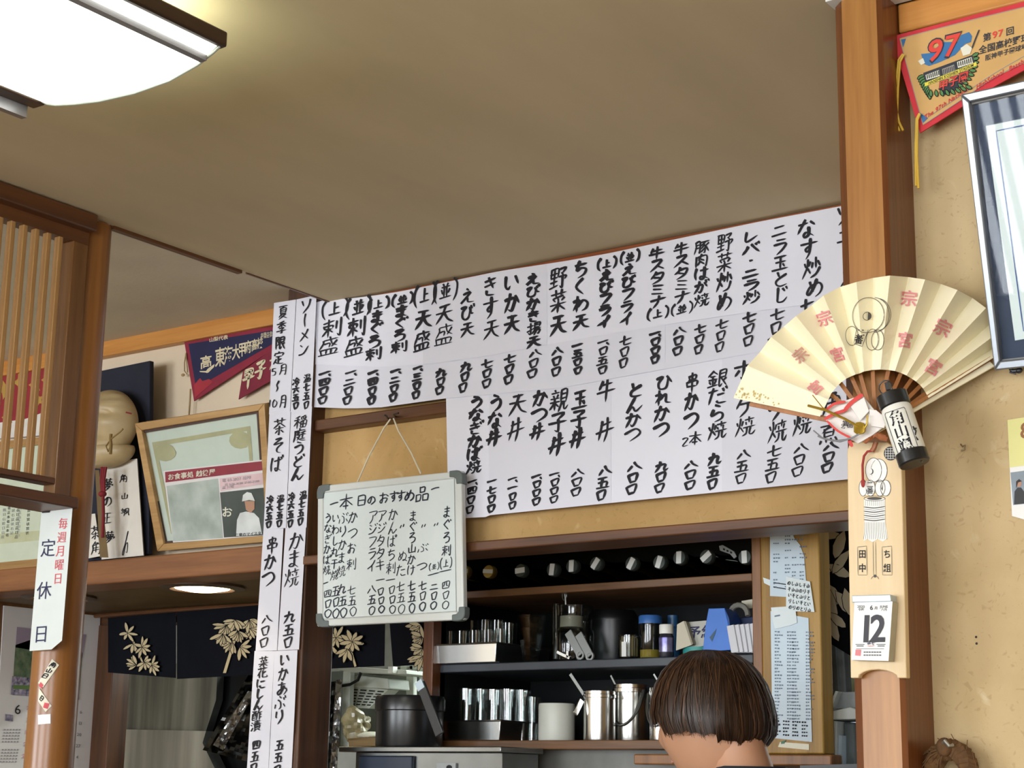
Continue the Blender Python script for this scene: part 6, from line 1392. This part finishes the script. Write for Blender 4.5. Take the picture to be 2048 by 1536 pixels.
ptext(m, 'The 97th National', Q2, 1893, 205, 13, PR_, ux=(.83, -.56)); ptext(m, 'HighSchool', Q2, 1980, 158, 13, PR_, ux=(.86, -.5)); ptext(m, 'Baseball Championship', Q2, 2075, 106, 13, PR_, ux=(.87, -.48))
m.build('print', t, smooth=0)
YC = mat('cord_yellow', '#d9b23e', .6); P = PY(YV-.006)
for pts in ([(1806, 108), (1797, 120), (1793, 160), (1789, 215), (1791, 242), (1799, 262)], [(1808, 109), (1800, 124), (1796, 175), (1794, 225), (1798, 244), (1806, 261)], [(1839, 227), (1833, 238), (1831, 300), (1832, 372)], [(1840, 228), (1835, 240), (1834, 310), (1837, 377)]):
    m = MB(); m.tube([P(*q) for q in pts], .0017, YC); m.build('tie_cord', t)
# ---- silver frame
zf = W(2000, 735, 2.165).z; PS_ = lambda d: (lambda a, b: Wt(a, b, 2.163-d, zf, .26))
o = [(1921, 189), (2330, 98), (2330, 706), (1988, 741)]; i = [(1939, 204), (2318, 120), (2318, 688), (2000, 722)]; i2 = [(1944, 209), (2314, 126), (2314, 684), (2003, 719)]
t = thing('silver_frame', 'silver framed award with navy mat hanging tilted at right edge of view', 'frame', Wt(2100, 735, 2.163, zf, .26))
m = MB(); frame_px(m, o, i, PS_(.012), (0, .024, .006), mat('frame_silver', '#8b9097', .3, .7, var=.02)); m.build('frame', t, bevel=.002)
m = MB(); frame_px(m, i, i2, PS_(.004), (0, .004, 0), mat('frame_slip', '#6d6a68', .5)); m.build('slip', t)
m = MB(); m.flat(i, PS_(-.002), mat('mat_navy', '#2a3552', .7)); m.flat([(1972, 252), (2280, 190), (2280, 640), (2030, 681)], PS_(-.001), mat('award_paper', '#d9dbe0', .6, var=.01))
bl = mat('award_line', '#39508e', .6, var=0)
for pts in ([(1992, 262), (2120, 236), (2270, 206)], [(1992, 262), (2020, 460), (2047, 662)]): stroke(m, pts, PS_(-.0005), 3, bl, False)
m.build('award', t, smooth=0)
m = MB(); m.flat(i2, PS_(.002), glass('frame_glass_bright', gloss=.018, edge=.2)); m.build('pane', t, smooth=0)
m = MB(); P = PY(2.17); m.tube([P(2020, 728), P(2022, 738), P(2026, 742), P(2036, 741)], .003, mat('hook_black', '#222226', .4)); m.ell(P(2038, 741), (.005, .004, .004), MATS['hook_black'], 10, 8); m.tube([P(2022, 736), P(2020, 745), P(2032, 748)], .0012, MATS['hook_black']); solo(m, 'wall_hook', 'black screw hook holding the lower edge of the silver frame', 'hook')
# ---- poster at the right edge, small wall hook, wreath
t = thing('poster', 'pale yellow poster with brown 8 and a crowd photo at right edge', 'poster', W(2100, 1040, 2.196)); P = PY(2.196)
m = MB(); m.prism([P(2015, 840), P(2250, 802), P(2250, 1010), P(2052, 1040), P(2024, 1032)], (0, .001, 0), mat('poster_white', '#e0dfdc', .6, var=.01)); m.flat([(2015, 840), (2250, 802), (2250, 905), (2019, 935)], PY(2.1955), mat('poster_yellow', '#d8d48c', .6, var=.02)); m.build('sheet', t, smooth=0)
m = MB(); Q = PY(2.195); BRN_ = mat('print_brown', '#8a5a30', .6, var=0); ptext(m, '8月', Q, 2074, 856, 44, BRN_, ux=(1, -.14)); m.flat([(2021, 945), (2250, 915), (2250, 985), (2026, 1010)], Q, mat('photo_sky', '#9fb0bd', .6, c2='#767f86', vs=12))
for x, y, c_ in ((2038, 985, 'photo_coat'), (2064, 978, 'photo_coat2'), (2092, 974, 'photo_coat')):
    cm = mat(c_, '#2a2a2e' if c_ == 'photo_coat' else '#5a3a34', .6); Q5_ = PY(2.1945); m.flat([(x-10, y+24), (x-9, y-2), (x-3, y-10), (x+4, y-10), (x+10, y-2), (x+12, y+22)], Q5_, cm); m.flat([(x-5+5*math.cos(k*.6)+5, y-18+7*math.sin(k*.6)) for k in range(11)], Q5_, mat('photo_skin', '#b98a70', .6)); m.flat([(x-6, y-8), (x-6, y-22), (x, y-27), (x+6, y-22), (x+4, y-22), (x-2, y-20)], PY(2.194), mat('photo_hair', '#2b1c16', .6))
m.build('photo', t, smooth=0)
m = MB(); P = PY(2.19); m.tube([P(1921, 888), P(1925, 893), P(1930, 890), P(1929, 899), P(1922, 901)], .0011, mat('wire_hook', '#8a7a5c', .4, .6)); solo(m, 'wire_hook', 'tiny bent wire hook in the plain wall below folding fan', 'hook')
for x, y, lab in ((1952, 1274, 'upper of two tiny dark nail holes in the plain right wall'), (1953, 1287, 'lower of two tiny dark nail holes in the plain right wall')):
    m = MB(); m.ell(W(x, y, 2.199), (.0016, .001, .0016), mat('nail_iron', '#2d221b', .5), 8, 6); solo(m, 'nail', lab, 'nail', 'nails in the right wall')
t = thing('straw_wreath', 'brown braided straw wreath with loose tails hanging low on right wall', 'wreath', W(1903, 1600, 2.17))
ST = mat('straw_brown', '#6b4a26', .9, c2='#4a3118', vs=60); c = W(1903, 1549, 2.165); rx = (W(1940, 1549, 2.165)-W(1903, 1549, 2.165)).length; rz = (W(1903, 1499, 2.165)-c).length
rr = random.Random(9)
for s in range(3):
    m = MB(); pts = []
    for k in range(61):
        a = 2*math.pi*k/60; b = a*9+s*2.094; q = .0075*math.sin(b); pts.append(c+Vector(((rx+q)*math.cos(a), .006*math.cos(b), (rz+q)*math.sin(a))))
    m.tube(pts, .0068, ST, 8); m.build('braid_strand', t)
m = MB(); P = PY(2.16); k0 = (1889, 1490)
for k in range(26):
    a = rr.uniform(-1, 1); ex, ey = 1838+rr.uniform(0, 45), 1505+rr.uniform(0, 60)
    m.tube([W(k0[0]+rr.uniform(-4, 4), k0[1]+rr.uniform(-2, 8), 2.16), W((k0[0]+ex)/2-4, (k0[1]+ey)/2-rr.uniform(0, 10), 2.155+rr.uniform(-.006, .004)), W(ex, ey, 2.165+rr.uniform(-.01, .01))], .0016, ST, 5, [1, .9, .4])
for k in range(16):
    a = rr.uniform(0, 6.28); m.tube([c+Vector((rx*math.cos(a), -.004, rz*math.sin(a))), c+Vector(((rx+.012)*math.cos(a+.1), -.006, (rz+.012)*math.sin(a+.1))), c+Vector(((rx+rr.uniform(.01, .022))*math.cos(a+.25), -.004, (rz+rr.uniform(.01, .02))*math.sin(a+.25)))], .0006, ST, 4)
m.build('loose_straw', t)
m = MB(); m.tube([W(1884, 1488, 2.15), W(1890, 1482, 2.145), W(1898, 1492, 2.145), W(1906, 1490, 2.15)], .0025, mat('wire_silver', '#a9a9a4', .3, .8)); m.ell(W(1889, 1494, 2.155), (.011, .01, .012), ST, 12, 10); m.build('tie_knot', t)

# ================================================================ THE PERSON
YP = 2.70
hc = W(1428, 1415, YP); sc = YP*1.0
def HP(px, py, dy=0): return W(px, py, YP+dy)
SKIN = mat('skin', '#c08f70', .55, var=.03, vs=12); CLTH = mat('shirt_navy', '#1d242c', .85, bump=.2); TRS = mat('trousers_dark', '#22242a', .85)
fl_ = Vector((hc.x-.0, YP, 0))
t = thing('person', 'person with short brown bobbed hair and dark collar seen from behind', 'person', (hc.x, YP, 0))
hx = hc.x
# facing direction in the ground plane: towards the left and a little away from the camera
fd = Vector((-.93, .1, 0)).normalized(); sd = Vector((-fd.y, fd.x, 0))
chin = HP(1375, 1540); nb = HP(1492, 1520)
# body: one skinned surface from the feet to the head
J = []; E_ = []; RAD = []
def j(p, r, parent=None):
    J.append(Vector(p)); RAD.append(r)
    if parent is not None: E_.append((parent, len(J)-1))
    return len(J)-1
zsh = nb.z-.075; bx = nb.x+.0; B0 = Vector((bx, YP, 0))
pel = j(B0+Vector((0, 0, zsh-.47)), .13); wa = j(B0+Vector((0, 0, zsh-.3)), .12, pel); ch_ = j(B0+Vector((0, 0, zsh-.1)), .125, wa); ns = j(B0+Vector((.0, 0, zsh+.0)), .075, ch_)
nk = j(nb+Vector((-.008, 0, .0)), .05, ns); nk2 = j(HP(1470, 1475), .052, nk); hd = j(HP(1448, 1425), .082, nk2); hd2 = j(HP(1420, 1395), .088, hd); hd3 = j(HP(1405, 1385), .075, hd2)
for s in (-1, 1):
    sh = j(B0+sd*s*.15+Vector((0, 0, zsh-.03)), .052, ch_); el = j(B0+sd*s*.2+fd*.03+Vector((0, 0, zsh-.3)), .038, sh); wr = j(B0+sd*s*.17+fd*.24+Vector((0, 0, zsh-.36)), .026, el); ha = j(B0+sd*s*.16+fd*.33+Vector((0, 0, zsh-.37)), .024, wr)
    for f in range(5):
        o_ = sd*((f-1.8)*.016)*(1) + fd*(.06 if f else .02); k1 = j(J[ha]+o_+(sd*-s*.03 if f == 0 else Vector()), .0085, ha); j(J[k1]+fd*.03+Vector((0, 0, -.015)), .0075, k1)
    hp = j(B0+sd*s*.085+Vector((0, 0, zsh-.53)), .085, pel); kn = j(B0+sd*s*.09+Vector((0, 0, zsh*.36)), .055, hp); an = j(B0+sd*s*.09+Vector((0, 0, .08)), .036, kn); ft = j(B0+sd*s*.09+fd*.13+Vector((0, 0, .035)), .032, an)
me = bpy.data.meshes.new('body'); me.from_pydata([v-B0 for v in J], E_, []); bo = bpy.data.objects.new('body', me); COL.objects.link(bo)
me.materials.append(SKIN); sk = bo.modifiers.new('skin', 'SKIN'); sk.use_smooth_shade = True
for k, v in enumerate(me.skin_vertices[0].data): v.radius = (RAD[k], RAD[k]); v.use_root = (k == 0)
ss = bo.modifiers.new('sub', 'SUBSURF'); ss.levels = 2; ss.render_levels = 2
bo.parent = t; bo.location = B0-Vector((hx, YP, 0))
# face pieces on the side turned left
fc = HP(1372, 1462); FU = Vector((0, 0, 1))
def face_fn(d):
    return d
m = MB()
def headpt(d):
    x, y, z = d; g = math.exp
    k = 1+.22*g(-((y/.2)**2+((z+.12)/.22)**2))*(x > .5)+.1*g(-((y/.35)**2+((z+.75)/.2)**2))*(x > 0)-.08*g(-(((abs(y)-.35)/.16)**2+((z-.1)/.12)**2))*(x > .4)
    w = 1-.25*max(0, -z)**1.5
    return Vector((x*k, y*w, z))
hcen = HP(1418, 1436); A = Matrix((( fd.x, sd.x, 0), (fd.y, sd.y, 0), (0, 0, 1)))
def hp_(d): p = headpt(d); q = Vector((p.x*.096, p.y*.074, p.z*.118)); q = Matrix.Rotation(.22, 3, sd) @ (A @ q); return q
m.ell(hcen, (1, 1, 1), SKIN, 48, 36, hp_)
m.build('head', t, smooth=80)
def onhead(x, y, z, s=1.0): d = Vector((x, y, z)).normalized(); return hcen+hp_(d)*s
m = MB(); EYW = mat('eye_white', '#d8d2cc', .3); EYB = mat('eye_dark', '#2a1a12', .2)
for s in (-1, 1): m.ell(onhead(.86, s*.36, .08, .97), (.011, .011, .007), EYW, 14, 10); m.ell(onhead(.88, s*.36, .08, 1.0), (.006, .006, .006), EYB, 12, 8)
m.build('eyes', t)
m = MB(); m.tube([onhead(.9, -.24, -.52, 1.0), onhead(.96, 0, -.5, 1.02), onhead(.9, .24, -.52, 1.0)], .005, mat('lips', '#a8625a', .5), 8, [.5, 1, .5]); m.build('mouth', t)
for s in (-1, 1):
    m = MB(); m.ell(onhead(-.05, s*1, -.05, .99), (.016, .009, .028), SKIN, 16, 12); m.build('ear', t)
# hair: bob outline taken round the head, with strands
HB = mat('hair_brown', '#3a2618', .42, c2='#20130b', vs=70, stretch=(1, 1, .12), spec=.4); HB2 = mat('hair_brown_light', '#5e3f28', .4, c2='#40291a', vs=70, stretch=(1, 1, .12), spec=.4)
prof = [(1300, .02), (1303, .30), (1312, .50), (1325, .66), (1345, .82), (1370, .94), (1400, 1.0), (1430, 1.02), (1450, 1.0), (1470, .97), (1486, .9)]
xlft = {1300: 1405, 1303: 1385, 1312: 1368, 1325: 1354, 1345: 1338, 1370: 1328, 1400: 1321, 1430: 1319, 1450: 1322, 1470: 1330, 1486: 1345}
xrgt = {1300: 1425, 1303: 1452, 1312: 1472, 1325: 1490, 1345: 1506, 1370: 1520, 1400: 1531, 1430: 1537, 1450: 1538, 1470: 1536, 1486: 1526}
m = MB(); NS = 72; vs = []; rows = []
rh = random.Random(2)
for py, _ in prof:
    L, Rr = W(xlft[py], py, YP), W(xrgt[py], py, YP); cx = (L+Rr)/2; hw = (Rr-L).length/2; dp = hw*.86
    rows.append((cx, hw, dp))
def hairpt(ri, k, grow=1.0, drop=0):
    cx, hw, dp = rows[ri]; a = 2*math.pi*k/NS; rip = 1+.012*math.sin(k*2.9+ri*.25)+.008*math.sin(k*5.3-ri*.3)
    # direction of the photograph's line of sight: width along CR, depth along the ground
    r_ = Vector((CR.x, CR.y, 0)).normalized(); f_ = Vector((CF.x, CF.y, 0)).normalized()
    return cx + r_*(hw*rip*grow*math.cos(a)) - f_*(dp*rip*grow*math.sin(a)) + Vector((0, 0, drop + (0 if ri < 8 else .005*math.sin(k*1.7)*math.sin(k*.9+1))))
cut = {}
for k in range(NS):
    a = math.degrees(2*math.pi*k/NS) % 360      # 0 = right of view, 90 = towards camera, 180 = left of view (face side)
    # how many rows the hair keeps on that side: long at the nape, short over the face
    if 152 <= a <= 250: lim = 8
    elif 92 <= a < 152: lim = 9
    else: lim = len(prof)-1
    cut[k] = lim
vs = [hairpt(ri, k) for ri in range(len(prof)) for k in range(NS)]; fs = []
for ri in range(len(prof)-1):
    for k in range(NS):
        j2 = (k+1) % NS
        if ri < max(cut[k], cut[j2]): fs.append((ri*NS+k, ri*NS+j2, (ri+1)*NS+j2, (ri+1)*NS+k))
fs.append(tuple(range(NS-1, -1, -1)))
m.mesh(vs, fs, HB)
for s in range(420):
    k = rh.uniform(0, NS); ln_ = cut[int(k) % NS]; g = rh.uniform(1.0, 1.02); dr = rh.uniform(-5, 5) 
    pts = [hairpt(ri, k+dr*(1-ri/len(prof))**2, g*(.985 if ri < 1 else 1.004)) for ri in range(1, ln_+1)]
    pts.append(pts[-1]+(pts[-1]-pts[-2])*rh.uniform(.05, .45))
    m.tube(pts, .0009, HB2 if rh.random() < .25 else HB, 4, [max(.25, math.sin(math.pi*min(.95, (q+.6)/len(pts)))) for q in range(len(pts))])
o_ = m.build('hair', t, smooth=80)
# dark top with collar
m = MB(); zz = nb.z
def rg(z, wx, wy, off=Vector()): return [B0+off+sd*(wy*math.cos(2*math.pi*k/32))+fd*(wx*math.sin(2*math.pi*k/32))+Vector((0, 0, z)) for k in range(32)]
rings = [rg(zsh-.5, .15, .19), rg(zsh-.3, .135, .17), rg(zsh-.1, .145, .2), rg(zsh-.03, .12, .185), rg(zsh+.012, .1, .14), rg(zsh+.036, .084, .1), rg(zsh+.054, .075, .082, fd*.005), rg(zsh+.064, .073, .078, fd*.006), rg(zsh+.062, .068, .073, fd*.006)]
rings = rings[:4]+[[v-Vector((0, 0, .03*max(0, (v-B0).dot(fd)/.07))) for v in r_] for r_ in rings[4:]]
vs = [v for r_ in rings for v in r_]; m.mesh(vs, [(i*32+k, i*32+(k+1) % 32, (i+1)*32+(k+1) % 32, (i+1)*32+k) for i in range(len(rings)-1) for k in range(32)], CLTH)
for s in (-1, 1): m.tube([B0+sd*s*.12+Vector((0, 0, zsh-.02)), B0+sd*s*.165+Vector((0, 0, zsh-.06)), B0+sd*s*.2+fd*.02+Vector((0, 0, zsh-.2)), B0+sd*s*.205+fd*.03+Vector((0, 0, zsh-.28))], .066, CLTH, 16, [.9, 1, .9, .85])
m.build('shirt', t, smooth=70)
m = MB(); m.lathe([(.145, 0), (.155, .1), (.14, .22)], B0+Vector((0, 0, zsh-.68)), (0, 0, 1), TRS, 28)
for s in (-1, 1): m.tube([B0+sd*s*.085+Vector((0, 0, zsh-.55)), B0+sd*s*.092+Vector((0, 0, zsh*.36)), B0+sd*s*.09+Vector((0, 0, .07))], .09, TRS, 18, [1.05, .85, .75])
m.build('trousers', t, smooth=70)
